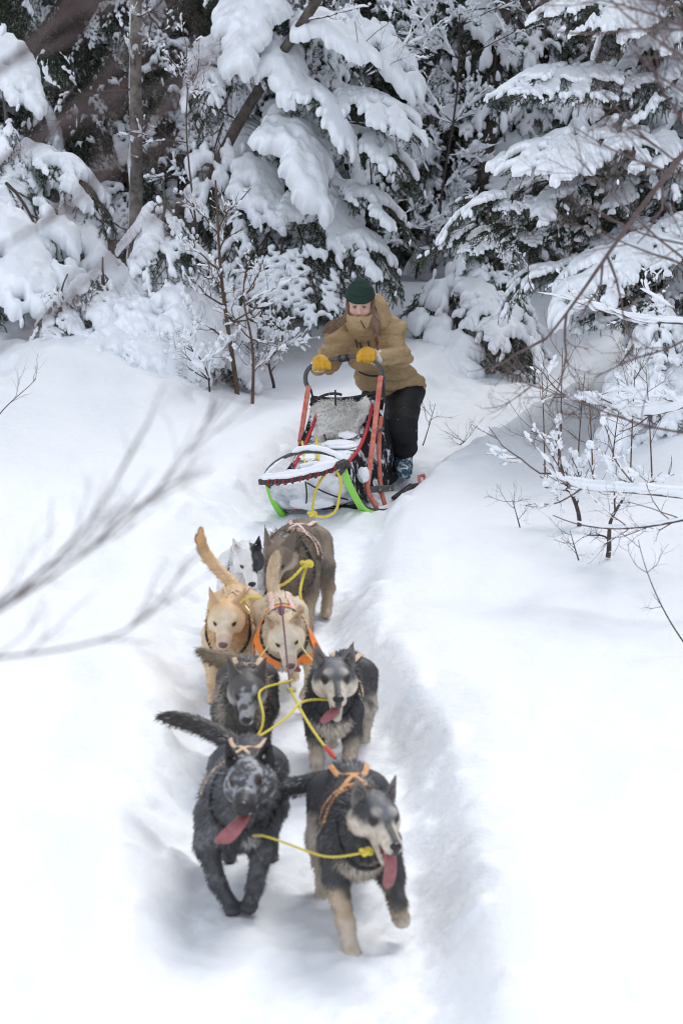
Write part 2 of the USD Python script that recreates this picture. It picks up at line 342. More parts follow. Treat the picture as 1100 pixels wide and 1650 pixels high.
    def coated(path, v, f, c):
        m = usdkit.mesh(stage, path, (v, f), M['needle']); UsdGeom.PrimvarsAPI(m).CreatePrimvar('coat', Sdf.ValueTypeNames.Color3fArray, 'vertex').Set(Vt.Vec3fArray.FromNumpy(np.asarray(c, np.float32)))
    coated(base + '/needles', NV, NF, NC)
    # the same bough as one light mesh for crowns high up and far back
    far = f'/World/kinds/far_bough_{idx:02d}'; UsdGeom.Xform.Define(stage, far)
    keep = np.arange(n_needles) % 2 == 0; V2, F2 = V.reshape(-1, 3, 3)[keep].reshape(-1, 3) , np.arange(keep.sum() * 3).reshape(-1, 3); C2 = C.reshape(-1, 3, 3)[keep].reshape(-1, 3)
    if heavy > 0:
        sv, sf = tm; n2 = len(V2); V2 = np.vstack([V2, sv]); F2 = np.vstack([F2, sf + n2]); C2 = np.vstack([C2, np.tile((.86, .88, .91), (len(sv), 1))])
    coated(far + '/foliage', V2, F2, C2)
BOUGHS = {'laden': [], 'mid': [], 'frost': [], 'dark': []}
_k = 0
for style, n in (('laden', 6), ('mid', 6), ('frost', 5), ('dark', 3)):
    for _ in range(n): make_bough(_k, style); BOUGHS[style].append(f'/World/kinds/bough_{_k:02d}'); _k += 1

def put_bough(tree, style, loc, az, pitch, roll, scale, rng):
    x = UsdGeom.Xform.Define(stage, fresh(str(tree.GetPath()), 'bough'))
    x.AddTranslateOp().Set(Gf.Vec3d(*map(float, loc)))
    x.AddRotateXYZOp().Set(Gf.Vec3f(float(roll), float(pitch), float(az)))
    x.AddScaleOp().Set(Gf.Vec3f(float(scale), float(scale) * (1 if rng.random() < .5 else -1) * 1.0, float(scale)))
    p = x.GetPrim(); p.GetReferences().AddInternalReference(rng.choice(BOUGHS[style])); p.SetInstanceable(True)
def bough_to(tree, style, p0, p1, rng, scale=1.0, lift=18):
    """A bough of the tree growing from p0 and hanging to p1 (points of the place)."""
    o = np.array(tree.GetAttribute('xformOp:translate').Get()); d = np.asarray(p1) - p0; L = np.linalg.norm(d); x = d / L
    hz = np.array([x[0], x[1], 0]); hz /= np.linalg.norm(hz) + 1e-9; e = math.asin(np.clip(x[2], -1, 1)) + math.radians(lift); x = hz * math.cos(e) + np.array([0, 0, math.sin(e)])
    y = np.cross([0, 0, 1.0], x); y /= np.linalg.norm(y); z = np.cross(x, y); a = math.radians(rng.uniform(-14, 14)); y, z = y * math.cos(a) + z * math.sin(a), z * math.cos(a) - y * math.sin(a)
    s = L * scale * rng.uniform(.95, 1.12); X = np.eye(4); X[0, :3], X[1, :3], X[2, :3] = x * s, y * s * rng.choice((-1, 1)), z * s; X[3, :3] = np.asarray(p0) - o
    b = UsdGeom.Xform.Define(stage, fresh(str(tree.GetPath()), 'bough')); b.AddTransformOp().Set(Gf.Matrix4d(*X.ravel().tolist()))
    b.GetPrim().GetReferences().AddInternalReference(rng.choice(BOUGHS[style])); b.GetPrim().SetInstanceable(True)
def fan(tree, p0, p1, Ls, styles, seed):
    """A long limb from p0 to p1 carrying boughs about Ls long to both sides and at its tip."""
    rng = random.Random(seed); p0 = np.asarray(p0); p1 = np.asarray(p1); d = p1 - p0; L = np.linalg.norm(d); d /= L; sd = np.cross(d, [0, 0, 1.0]); sd /= np.linalg.norm(sd); o = np.array(tree.GetAttribute('xformOp:translate').Get())
    sag = lambda u: p0 + d * L * u + np.array([0, 0, .10 * L * math.sin(math.pi * u)])
    obj('limb', tube(np.array([sag(u) for u in np.linspace(0, .9, 9)]) - o - [0, 0, .012], np.linspace(.020, .006, 9), 5), M['bark'], tree, smooth=True)
    n = max(2, int(L * .8 / (Ls * .42)))
    for k in range(n):
        u = .22 + .62 * k / n
        for s in (-1, 1):
            q = sag(u + rng.uniform(-.03, .03)); l = Ls * (1 - .35 * u) * rng.uniform(.8, 1.15); t = d * .72 + sd * s * .68 + np.array([0, 0, -.34]); bough_to(tree, rng.choice(styles), q, q + t / np.linalg.norm(t) * l, rng)
    bough_to(tree, rng.choice(styles), sag(1 - Ls / L * .9), p1 + np.array([0, 0, -.04]), rng)
def trunk_mesh(H, r0, lean=(0, 0), seed=0, n=14, sides=10):
    z = np.linspace(-.3, H, n); rng = np.random.default_rng(seed)
    w = np.cumsum(rng.normal(0, .012, (n, 2)), 0); w -= w[0]
    pts = np.column_stack([w[:, 0] + lean[0] * z, w[:, 1] + lean[1] * z, z])
    return tube(pts, np.maximum(r0 * (1 - np.maximum(z, 0) / H * .93), .006), sides)
def spruce(label, x, y, H, Lmax, seed, mix, z0=.25, part_top=3.3, pitch=(18, 42), step=.26, per=6, r0=.09, group='spruces of the snowy forest', name='spruce_tree', az_skip=None, dz=0):
    rng = random.Random(seed)
    t = thing(name, label, 'spruce', (x, y, float(ground_z(x, y)) + dz), group=group)
    obj('trunk', trunk_mesh(H, r0, seed=seed), M['bark'], t, smooth=True)
    styles, w = zip(*mix.items()); z = z0; az = rng.uniform(0, 360); upper = []; count = 0; limbs = []
    while z < H - .15:
        f = (H - z) / H; n = per if z < max(part_top, 3.2) else max(4, per - 3)
        for k in range(n):
            az += 360 / n + rng.uniform(-16, 16)
            L = Lmax * (f ** .8) * rng.uniform(.72, 1.1) + .12
            if z < z0 + .35: L *= .8
            st = rng.choices(styles, w)[0]
            pit = rng.uniform(*pitch) + (6 if st == 'laden' else 0)
            zz = z + rng.uniform(-.1, .1)
            if az_skip and az_skip(az % 360, zz): continue
            front = math.sin(math.radians(az)) < .30
            if not front and (part_top < 0 or zz > 3.3) and rng.random() < .6: continue
            ca, sa, cp, sp_ = math.cos(math.radians(az)), math.sin(math.radians(az)), math.cos(math.radians(pit)), math.sin(math.radians(pit))
            pieces = [(0, 0, L, 0)] if L < .75 or not front or zz > 3.3 else [(.30 * L, 0, .72 * L, 0)] + [(u * L, da, f_ * L, 6) for u, da, f_ in ((.10, 44, .55), (.16, -44, .55), (.48, 36, .42), (.52, -36, .42))]
            for r_, da, Ls, dp in pieces:
                st2 = st if rng.random() < .6 else rng.choices(styles, w)[0]
                loc = (r_ * ca * cp, r_ * sa * cp, zz - r_ * sp_ - .10 * (r_ / max(L, .1)) ** 2)
                if z < part_top and front and count < 300: put_bough(t, st2, loc, az + da + rng.uniform(-8, 8), pit + dp, rng.uniform(-14, 14), Ls * rng.uniform(.85, 1.15), rng); count += 1
                else: upper.append((loc, az + da, pit + dp, Ls, rng.choice(BOUGHS[st2]).replace('/bough_', '/far_bough_')))
            if L > .75: limbs.append(tube([(0, 0, zz), (.5 * L * ca * cp, .5 * L * sa * cp, zz - .5 * L * sp_ - .02)], [.018, .008], 5, caps=False))
        z += step * rng.uniform(.8, 1.2) * (1 if z < max(part_top, 3.2) else 2.2)
    if limbs: tag(obj('limbs', join(limbs), M['bark'], t), kind='stuff')
    if upper: crown_instancer(t, 'upper_crown', upper)
    return t
def crown_instancer(t, name, items):
    pi = UsdGeom.PointInstancer.Define(stage, fresh(str(t.GetPath()), name))
    protos = sorted({i[4] for i in items}); rel = pi.CreatePrototypesRel(); base = str(pi.GetPath())
    for k, p in enumerate(protos):
        x = UsdGeom.Xform.Define(stage, f'{base}/kind_{k:02d}'); x.GetPrim().GetReferences().AddInternalReference(p); rel.AddTarget(x.GetPath())
    pi.CreateProtoIndicesAttr(Vt.IntArray([protos.index(i[4]) for i in items]))
    pi.CreatePositionsAttr(Vt.Vec3fArray([Gf.Vec3f(0, 0, float(i[0])) if np.ndim(i[0]) == 0 else Gf.Vec3f(*map(float, i[0])) for i in items]))
    qs = []
    for i in items:
        r = Gf.Rotation(Gf.Vec3d(0, 1, 0), i[2]) * Gf.Rotation(Gf.Vec3d(0, 0, 1), i[1]); qq = r.GetQuat()
        qs.append(Gf.Quath(float(qq.GetReal()), *map(float, qq.GetImaginary())))
    pi.CreateOrientationsAttr(Vt.QuathArray(qs)); pi.CreateScalesAttr(Vt.Vec3fArray([Gf.Vec3f(float(i[3])) for i in items]))
    tag(pi, kind='stuff')
# ------------------------------------------------------------------ the trees
A0 = at
LADEN = {'laden': 5, 'mid': 3, 'frost': 1}; LOADED = {'laden': 4, 'mid': 4, 'frost': 4}; MIXED = {'laden': 3, 'mid': 4, 'frost': 4}; DARK = {'dark': 6, 'frost': 4, 'mid': 1}
T1 = spruce('tall spruce bowed under thick snow rising directly behind the musher', -.40, 24.9, 11.0, 1.15, 11, LOADED, z0=.75, per=6, step=.3, r0=.12, pitch=(26, 58))
T2 = spruce('bright snow-covered spruce reaching in from the right edge of the clearing', 2.75, 22.3, 10, 1.5, 23, {'laden': 2, 'mid': 5, 'frost': 5}, z0=.9, per=6, step=.3, r0=.12, pitch=(6, 30))
spruce('dark sparsely snowed spruce behind the upright birch trunk', -1.75, 27.0, 11, 1.5, 31, DARK, z0=.3, per=6, step=.3, r0=.1)
T3 = spruce('low snow-heaped spruce at the left edge of the clearing', -2.45, 24.0, 1.75, 1.25, 37, LADEN, z0=.15, per=7, step=.22, r0=.06, pitch=(22, 48))
T5 = spruce('small young spruce weighed to the snow to the right of the musher', 1.15, 24.6, 1.05, 1.15, 41, MIXED, z0=.1, per=8, step=.17, r0=.04, pitch=(22, 46))
spruce('shaded spruce behind the small young spruce right of centre', 1.35, 27.0, 11, 1.6, 43, {'mid': 3, 'frost': 4, 'dark': 4}, z0=.5, per=6, step=.3, r0=.11, pitch=(24, 50))
T6 = spruce('snow-smothered bent spruce making a white mound left of the bare saplings', -1.28, 22.9, 1.25, 1.35, 47, LADEN, z0=.05, per=8, step=.16, r0=.05, pitch=(20, 50))
spruce('smaller white mound of a buried spruce beside the larger mound', -1.72, 22.7, .62, .8, 48, LADEN, z0=.02, per=8, step=.14, r0=.04, pitch=(20, 46))
spruce('tiny spruce capped with snow standing alone at the left', -2.02, 22.6, .42, .34, 49, LADEN, z0=.06, per=5, step=.09, r0=.02, pitch=(15, 40))
spruce('white snow-buried young spruce at the right edge beside the snowed shrubs', 2.02, 20.4, .95, .85, 53, LADEN, z0=.05, per=8, step=.15, r0=.04, pitch=(20, 48))
for k, (x, y, lab) in enumerate([(-3.2, 26.3, 'shaded spruce far back at the left edge'), (-.7, 28.3, 'shaded spruce hidden behind the tall bowed spruce'), (.55, 28.4, 'dark spruce in the gap above the musher'), (2.5, 27.0, 'shaded spruce behind the bright right-hand spruce'), (3.9, 25.0, 'snowy spruce at the far right behind the bright one'),
                                  (-2.5, 29.8, 'distant spruce left of the birch trunk'), (-1.3, 30.5, 'distant spruce behind the leaning trunk'), (1.4, 30.5, 'distant spruce right of the tall bowed spruce'), (3.2, 30.5, 'distant spruce behind the right-hand trees'), (.2, 31.5, 'farthest spruce in the middle of the forest'),
                                  (4.6, 21.0, 'tall spruce beyond the right edge of the clearing')]):
    spruce(lab, x, y, 12, 1.7, 60 + k, {'dark': 7, 'frost': 3, 'mid': 1}, z0=.2, part_top=-1, per=6, step=.3, r0=.1)

# the boughs that show most, each where it hangs
rb = random.Random(77)
for st, a, b in [('laden', (400, 60, 24.6), (470, 150, 24.0)), ('laden', (470, 30, 24.5), (590, 90, 24.0)), ('laden', (560, 20, 24.6), (660, 130, 24.2)), ('mid', (470, 110, 24.3), (560, 220, 23.9)), ('mid', (540, 130, 24.4), (660, 215, 24.0)),
                 ('laden', (440, 180, 24.3), (520, 335, 23.7)), ('mid', (540, 200, 24.3), (672, 300, 23.9)), ('mid', (470, 300, 24.3), (560, 410, 23.8)), ('laden', (390, 250, 24.4), (440, 370, 23.9)), ('mid', (540, 290, 24.3), (665, 380, 23.9)),
                 ('frost', (440, 370, 24.1), (385, 500, 23.6)), ('frost', (460, 370, 24.0), (440, 515, 23.5)), ('frost', (480, 370, 24.0), (510, 520, 23.5)), ('frost', (500, 360, 24.1), (565, 500, 23.7)), ('mid', (530, 350, 24.2), (630, 450, 23.8)), ('mid', (400, 330, 24.3), (350, 440, 23.9)), ('laden', (360, 200, 24.5), (330, 330, 24.1)), ('mid', (360, 80, 24.6), (320, 190, 24.2)), ('laden', (420, -30, 24.6), (380, 90, 24.1)), ('frost', (560, 380, 24.2), (650, 470, 23.9))]:
    bough_to(T1, st, A0(*a), A0(*b), rb)
for k, (a, b, Ls, sts) in enumerate([((1200, 60, 22.0), (860, 20, 21.6), .62, ['laden', 'mid']), ((1200, 170, 22.0), (785, 140, 21.5), .58, ['mid', 'frost']), ((1200, 250, 21.8), (835, 262, 21.0), .66, ['laden', 'mid']), ((1200, 330, 21.8), (712, 348, 21.2), .55, ['frost', 'mid']), ((1200, 400, 21.8), (662, 408, 21.3), .55, ['frost']), ((1200, 430, 21.6), (815, 462, 20.9), .50, ['frost', 'mid']), ((1200, 340, 21.3), (905, 480, 20.5), .55, ['laden', 'mid']), ((1200, 470, 21.4), (935, 520, 20.7), .45, ['frost', 'mid'])]):
    fan(T2, A0(*a), A0(*b), Ls, sts, 300 + k)
for st, a, b in [('laden', (10, 300, 23.6), (105, 470, 23.0)), ('laden', (-20, 330, 23.4), (60, 520, 22.8)), ('mid', (40, 230, 24.3), (190, 360, 23.8)), ('mid', (60, 320, 24.0), (190, 470, 23.5)), ('mid', (20, 420, 23.4), (120, 540, 22.9)), ('laden', (0, 60, 24.6), (60, 180, 24.1))]: bough_to(T3, st, A0(*a), A0(*b), rb)
for st, a, b in [('mid', (740, 430, 24.6), (850, 580, 24.0)), ('laden', (725, 450, 24.6), (745, 590, 23.9)), ('mid', (760, 440, 24.6), (800, 545, 24.0)), ('frost', (700, 440, 24.8), (690, 560, 24.2)), ('mid', (770, 500, 24.5), (855, 590, 23.8))]: bough_to(T5, st, A0(*a), A0(*b), rb)
for st, a, b in [('laden', (335, 430, 23.0), (250, 540, 22.4)), ('laden', (310, 480, 22.9), (150, 570, 22.3)), ('mid', (300, 450, 22.9), (335, 570, 22.3)), ('laden', (280, 520, 22.7), (200, 640, 22.1)), ('laden', (300, 530, 22.7), (290, 660, 22.0)), ('mid', (220, 540, 22.7), (120, 590, 22.2))]: bough_to(T6, st, A0(*a), A0(*b), rb)
# ------------------------------------------------------------------ the dogs
M['coat'] = coat_mat('dog_coat', 0.55, 0.45)
M['eye'] = mat('dog_eye', (0.02, 0.011, 0.006), 0.08)
M['nose'] = mat('dog_nose', (0.016, 0.014, 0.014), 0.32)
M['nose_pink'] = mat('dog_nose_brown', (0.16, 0.085, 0.075), 0.35)
M['tongue'] = mat('dog_tongue', (0.36, 0.125, 0.13), 0.2, col2=(.27, .085, .095), scale=38, bump=.5, bscale=150)
M['strap_orange'] = mat('strap_orange', (0.62, 0.25, 0.06), 0.7, col2=(0.70, 0.42, 0.22), scale=60)
M['strap_tan'] = mat('strap_tan', (0.62, 0.40, 0.24), 0.75, col2=(0.66, 0.52, 0.38), scale=60)
M['strap_black'] = mat('strap_black', (0.02, 0.02, 0.022), 0.7)
M['vest_orange'] = mat('vest_orange', (0.85, 0.20, 0.025), 0.6, col2=(0.9, 0.27, 0.05), scale=30)
M['strap_pink'] = mat('strap_pink', (0.75, 0.42, 0.34), 0.7, col2=(0.7, 0.6, 0.56), scale=40)
M['snow_bits'] = mat('clinging_snow', (0.86, 0.88, 0.91), 0.7)

def rotm(yaw=0, pitch=0, roll=0):       # degrees; pitch > 0 looks down, yaw > 0 turns to the dog's left
    a, b, c = (math.radians(v) for v in (yaw, pitch, roll))
    Z = np.array([[math.cos(a), -math.sin(a), 0], [math.sin(a), math.cos(a), 0], [0, 0, 1]])
    Y = np.array([[math.cos(b), 0, math.sin(b)], [0, 1, 0], [-math.sin(b), 0, math.cos(b)]])
    X = np.array([[1, 0, 0], [0, math.cos(c), -math.sin(c)], [0, math.sin(c), math.cos(c)]])
    return Z @ Y @ X
class Shape:
    """Smoothly joined primitives: (group, distance function, centre, reach, blend)."""
    def __init__(s): s.prims = []; s.cuts = []
    def cone(s, grp, a, b, ra, rb, k=.03):
        a = np.asarray(a, float); b = np.asarray(b, float); r = max(ra, rb)
        s.prims.append((grp, lambda p: cone(p, a, b, ra, rb), np.minimum(a, b) - r, np.maximum(a, b) + r, k))
    def chain(s, grp, pts, rad, k=.03):
        for i in range(len(pts) - 1): s.cone(grp, pts[i], pts[i + 1], rad[i], rad[i + 1], k)
    def ell(s, grp, c, r, k=.03, R=None):
        c = np.asarray(c, float); m = max(r)
        s.prims.append((grp, lambda p: ell(p, c, r, R), c - m, c + m, k))
    def flat(s, grp, a, b, ra, rb, thin, axis, k=.01):      # a tapered capsule pressed flat along an axis
        a = np.asarray(a, float); b = np.asarray(b, float); axis = np.asarray(axis, float) / np.linalg.norm(axis); r = max(ra, rb)
        ax = b - a; axis = axis - ax * (axis @ ax) / (ax @ ax); axis /= np.linalg.norm(axis)
        T = np.eye(3) + (1 / thin - 1) * np.outer(axis, axis)
        s.prims.append((grp, lambda p: cone(a + (p - a) @ T.T, a, b, ra, rb) * (thin + .25), np.minimum(a, b) - r, np.maximum(a, b) + r, k))
    def cut(s, fn, lo, hi, k=.008): s.cuts.append((fn, lo, hi, k))
    def __call__(s, p):
        D = np.full(len(p), .5)
        for grp, fn, lo, hi, k in s.prims:
            m = np.all((p > lo - k - .06) & (p < hi + k + .06), axis=1)
            if m.any(): D[m] = smin(D[m], fn(p[m]), k)
        for fn, lo, hi, k in s.cuts:
            m = np.all((p > lo - .03) & (p < hi + .03), axis=1)
            if m.any(): D[m] = smax(D[m], -fn(p[m]), k)
        return D
    def bounds(s):
        return np.min([q[2] for q in s.prims], 0) - .03, np.max([q[3] for q in s.prims], 0) + .03
    def group(s, p):
        names = sorted({q[0] for q in s.prims}); D = np.full((len(names), len(p)), 9.0)
        for grp, fn, lo, hi, k in s.prims: i = names.index(grp); D[i] = np.minimum(D[i], fn(p))
        return np.array(names)[np.argmin(D, 0)], dict(zip(names, D))
    def normal(s, p, e=.003):
        d0 = s(p); g = np.stack([s(p + np.eye(3)[k] * e) - d0 for k in range(3)], 1); return g / (np.linalg.norm(g, axis=1, keepdims=True) + 1e-9)
def drop_on(shape, o, d, far=.6, off=.004, n=48):
    """First points of the shape met from o along d (arrays)."""
    o = np.atleast_2d(o).astype(float); d = np.broadcast_to(np.asarray(d, float), o.shape); t = np.zeros(len(o))
    for _ in range(n):
        t = np.minimum(t + np.clip(shape(o + d * t[:, None]) - off, -.02, .03), far)
    return o + d * t[:, None]
def ribbon(pts, nrm, w, th=.004):
    p = np.asarray(pts) + np.asarray(nrm) * .006; n = np.asarray(nrm); t = np.gradient(p, axis=0); t /= np.linalg.norm(t, axis=1, keepdims=True) + 1e-9
    b = np.cross(t, n); b /= np.linalg.norm(b, axis=1, keepdims=True) + 1e-9
    V = np.stack([p - b * w / 2 - n * th, p - b * w / 2 + n * th * .6, p + n * th, p + b * w / 2 + n * th * .6, p + b * w / 2 - n * th], 1); m = len(p)
    i, j = np.meshgrid(np.arange(m - 1), np.arange(5), indexing='ij')
    q = np.stack([i * 5 + j, (i + 1) * 5 + j, (i + 1) * 5 + (j + 1) % 5, i * 5 + (j + 1) % 5], -1).reshape(-1, 4)
    return V.reshape(-1, 3), q
def strap_loop(shape, c, normal, w, a0=0, a1=360, ref=(0, 0, 1), reach=.35, n=48):
    nrm = np.asarray(normal, float) / np.linalg.norm(normal); u = np.asarray(ref, float); u = u - nrm * (u @ nrm); u /= np.linalg.norm(u); v = np.cross(nrm, u)
    a = np.radians(np.linspace(a0, a1, n)); d = np.cos(a)[:, None] * u + np.sin(a)[:, None] * v
    p = drop_on(shape, np.asarray(c) + d * reach, -d, reach)
    for _ in range(2): p[1:-1] = (p[:-2] + p[1:-1] * 2 + p[2:]) / 4
    return ribbon(p, shape.normal(p), w)
def strap_line(shape, pts, w, n=30, d=(0, 0, -1), start=.25):
    p = spline(pts, n); p = p - np.asarray(d) * start; p = drop_on(shape, p, d, .6)
    for _ in range(2): p[1:-1] = (p[:-2] + p[1:-1] * 2 + p[2:]) / 4
    return ribbon(p, shape.normal(p), w)

def fur_mesh(name, parent, mat_, pts, nrm, direc, length, width, col, rng):
    d = direc / (np.linalg.norm(direc, axis=1, keepdims=True) + 1e-9)
    side = np.cross(d, nrm); side /= np.linalg.norm(side, axis=1, keepdims=True) + 1e-9
    ln = (length * rng.uniform(.6, 1.25, len(pts)))[:, None]; w = np.asarray(width)
    w = (np.broadcast_to(w, (len(pts),)))[:, None]
    b = pts - nrm * .002
    V = np.stack([b - side * w, b + side * w, b + d * ln * .6 + nrm * ln * .06, b + d * ln - nrm * ln * .02], 1)
    V[:, 2] += side * w * .4
    F = np.array([[0, 1, 2], [0, 2, 3]]); F = (F[None] + 4 * np.arange(len(pts))[:, None, None]).reshape(-1, 3)
    m = UsdGeom.Mesh.Define(stage, fresh(str(parent.GetPath()), name))
    V = V.reshape(-1, 3)
    m.CreatePointsAttr(Vt.Vec3fArray.FromNumpy(V.astype(np.float32))); m.CreateFaceVertexCountsAttr(Vt.IntArray.FromNumpy(np.full(len(F), 3, np.int32)))
    m.CreateFaceVertexIndicesAttr(Vt.IntArray.FromNumpy(F.astype(np.int32).ravel())); m.CreateSubdivisionSchemeAttr('none')
    m.CreateNormalsAttr(Vt.Vec3fArray.FromNumpy(np.repeat(nrm, 4, 0).astype(np.float32))); m.SetNormalsInterpolation('vertex')
    UsdGeom.PrimvarsAPI(m).CreatePrimvar('coat', Sdf.ValueTypeNames.Color3fArray, 'vertex').Set(Vt.Vec3fArray.FromNumpy(np.repeat(np.clip(col, 0, 1), 4, 0).astype(np.float32)))
    UsdShade.MaterialBindingAPI.Apply(m.GetPrim()).Bind(mat_); return m
def fur_samples(V, F, n, rng, VN):
    a = np.linalg.norm(np.cross(V[F[:, 1]] - V[F[:, 0]], V[F[:, 2]] - V[F[:, 0]]), axis=1)
    f = rng.choice(len(F), n, p=a / a.sum()); u = rng.random((n, 2)); u = np.where(u.sum(1, keepdims=True) > 1, 1 - u, u)
    mixv = lambda A: A[F[f, 0]] + u[:, :1] * (A[F[f, 1]] - A[F[f, 0]]) + u[:, 1:] * (A[F[f, 2]] - A[F[f, 0]])
    n_ = mixv(VN); return mixv(V), n_ / (np.linalg.norm(n_, axis=1, keepdims=True) + 1e-9)

def make_dog(label, place, yaw, s, head, look, coat, hs=1.28, mouth=.5, ears='up', fore=None, hind=None, tail=None, body_w=1.0, harness=None, tongue=None, fluff=1.0, nose='nose', seed=0, crouch=0.0, frost=.32, n_fur=26000, eye_z=.016):
    rng = np.random.default_rng(700 + seed); S = Shape(); bw = body_w
    # trunk
    S.ell('body', (.13, 0, .435), (.25, .122 * bw, .15), .05)
    S.ell('chest', (.26, 0, .41), (.12, .112 * bw, .135), .05)
    S.cone('body', (.06, 0, .455), (-.20, 0, .475), .118 * bw, .092 * bw, .06)
    S.ell('body', (-.27, 0, .475), (.13, .10 * bw, .105), .05)
    S.cone('body', (.20, 0, .53), (-.05, 0, .54), .055, .05, .06)
    # head
    R = rotm(*look); H = np.asarray(head, float)
    hp = lambda v: H + R @ (np.asarray(v, float) * hs)
    nb = hp((-.06, 0, -.03))
    S.cone('neck', (.22, 0, .475), nb, .122 * bw, .076 * hs * .95, .06)
    S.cone('neck', (.29, 0, .42), hp((-.035, 0, -.055)), .105 * bw, .056 * hs, .05)
    E = lambda g, c, r, k=.02: S.ell(g, hp(c), tuple(np.array(r) * hs), k * hs, R)
    E('head', (0, 0, 0), (.086, .064, .060), .02)
    for y in (-1, 1):
        E('head', (.002, y * .045, -.026), (.050, .031, .038), .02)
        E('head', (.052, y * .028, .026), (.024, .020, .015), .016)
    S.cone('head', hp((.05, 0, -.014)), hp((.150, 0, -.024)), .040 * hs, .0265 * hs, .022)
    E('head', (.148, 0, -.027), (.024, .027, .020), .012)
    jd = mouth
    S.cone('jaw', hp((.03, 0, -.048)), hp((.128 - .02 * jd, 0, -.056 - .048 * jd)), .030 * hs, .0155 * hs, .012)
    if mouth > .15:
        a, b = hp((.058, 0, -.049 - .006 * jd)), hp((.19, 0, -.062 - .026 * jd)); ra, rb = .006 * hs, .014 * hs * (.4 + jd)
        S.cut(lambda p: cone(p, a, b, ra, rb * 1.2), np.minimum(a, b) - .03, np.maximum(a, b) + .03)
    for y in (-1, 1):
        if ears == 'up': a, b, fwd = (-.022, y * .044, .038), (-.036, y * .064, .112), (1, y * .55, -.1)
        elif ears == 'wide': a, b, fwd = (-.018, y * .052, .034), (-.030, y * .098, .118), (1, y * .35, -.2)
        elif ears == 'back': a, b, fwd = (-.032, y * .048, .030), (-.118, y * .076, .062), (.5, y * .9, .6)
        elif ears == 'tipped': a, b, fwd = (-.020, y * .046, .036), (-.060, y * .076, .082), (1, y * .55, .2)
        else: a, b, fwd = (-.02, y * .05, .03), (-.07, y * .09, .03), (.2, y * .5, 1)
        fw = R @ np.asarray(fwd, float)
        S.flat('ear', hp(a), hp(b), 
            .036 * hs, .0045 * hs, .34, fw, .012)
        am, bm = np.array(a) * .75 + np.array(b) * .25, np.array(a) * .12 + np.array(b) * .88
        if ears in ('up', 'wide', 'tipped'):
            f2 = np.asarray(fwd, float) / np.linalg.norm(fwd) * .014
            aa, bb = hp(am + f2), hp(bm + f2 * .7); T = (.021 * hs, .003 * hs)
            S.cut(lambda p, aa=aa, bb=bb, T=T: cone(p, aa, bb, *T), np.minimum(aa, bb) - .02, np.maximum(aa, bb) + .02, .006)
        if ears == 'tipped': S.flat('ear', hp(b), hp((b[0] + .026, b[1] + y * .012, b[2] - .020)), .014 * hs, .004 * hs, .45, R @ np.array([0, 0, 1.0]), .008)
    for i, leg in enumerate(fore):
        rr = [.072, .050, .031, .030, .030]; p = [np.array(q) for q in leg]
        S.chain('foreleg', p[:4], rr[:4], .03)
        S.ell('paw', p[3] + np.array([.018, 0, -.004]), (.040, .033, .024), .02)
        for yy in (-.018, 0, .018): S.ell('paw', p[3] + np.array([.046 - abs(yy) * .5, yy, -.010]), (.018, .0105, .014), .006)
    for leg in hind:
        p = [np.array(q) for q in leg]
        S.chain('hindleg', p, [.098, .066, .034, .028][:len(p)], .035)
        S.ell('paw', p[-1] + np.array([.022, 0, -.004]), (.042, .030, .022), .02)
    tp = spline(tail, 9); tr = np.interp(np.linspace(0, 1, 9), [0, .15, .6, .9, 1], [.032, .032, .034, .028, .014]) * (.75 + .25 * fluff)
    S.chain('tail', list(tp), list(tr), .02)
    lo, hi = S.bounds(); V, F = surface_nets(S, lo, hi, .0085)
    V = taubin(V, F, .4, .42, 4)
    def colours(p, n):
        grp, D = S.group(p); q = ((p - H) @ R) / hs
        return np.clip(coat(p, q, grp, D, n, rng), 0, .95), grp, q
    VN = vnormals(V, F); C, grp, Q = colours(V, VN)
    # lips, lids and the mouth's inside have their own dark skin
    inm = (np.abs(Q[:, 1]) < .028) & (Q[:, 0] > .05) & (Q[:, 0] < .17) & (cone(Q, np.array([.058, 0, -.050 - .006 * jd]), np.array([.18, 0, -.060 - .026 * jd]), .008, .017 * (.4 + jd)) < .003)
    if mouth > .15: C[inm] = (.05, .016, .016)
    t = thing('sled_dog', label, 'dog', (place[0], place[1], place[2]), (0, 0, yaw - 90), s, group='sled dogs running in pairs')
    obj('body', (V, F), M['coat'], t, smooth=True, color=C)
    # fur lying back over the body
    P, N = fur_samples(V, F, n_fur, rng, VN); C, grp, Q = colours(P, N)
    keep = ~((Q[:, 0] > .135) & np.isin(grp, ['head', 'jaw'])) & ~((Q[:, 0] > .05) & (np.abs(Q[:, 1]) < .03) & (Q[:, 2] < -.04) & (Q[:, 2] > -.075 - .03 * jd) & (Q[:, 0] < .19))
    for y in (-1, 1): keep &= np.linalg.norm(Q - np.array([.066, y * .034, eye_z]), axis=1) > .017
    P, N, C, grp, Q = P[keep], N[keep], C[keep], grp[keep], Q[keep]
    back = np.tile([-1.0, 0, -.35], (len(P), 1)); hd = np.isin(grp, ['head', 'ear', 'jaw']); back[hd] = R @ np.array([-1.0, 0, -.15])
    nk = grp == 'neck'; back[nk] = (np.array([.24, 0, .44]) - H) * np.array([1, 1, 1.3])
    lg = np.isin(grp, ['foreleg', 'hindleg', 'paw']); back[lg] = (-.3, 0, -1)
    tl = grp == 'tail'
    if tl.any():
        k = np.argmin(((P[tl][:, None] - tp[None]) ** 2).sum(-1), 1); tg = np.gradient(tp, axis=0)[k]; back[tl] = tg / np.linalg.norm(tg, axis=1, keepdims=True) + np.array([0, 0, -.5])
    back += N * np.where(hd, .25, .55)[:, None] * np.linalg.norm(back, axis=1, keepdims=True) + rng.normal(0, .16, P.shape)
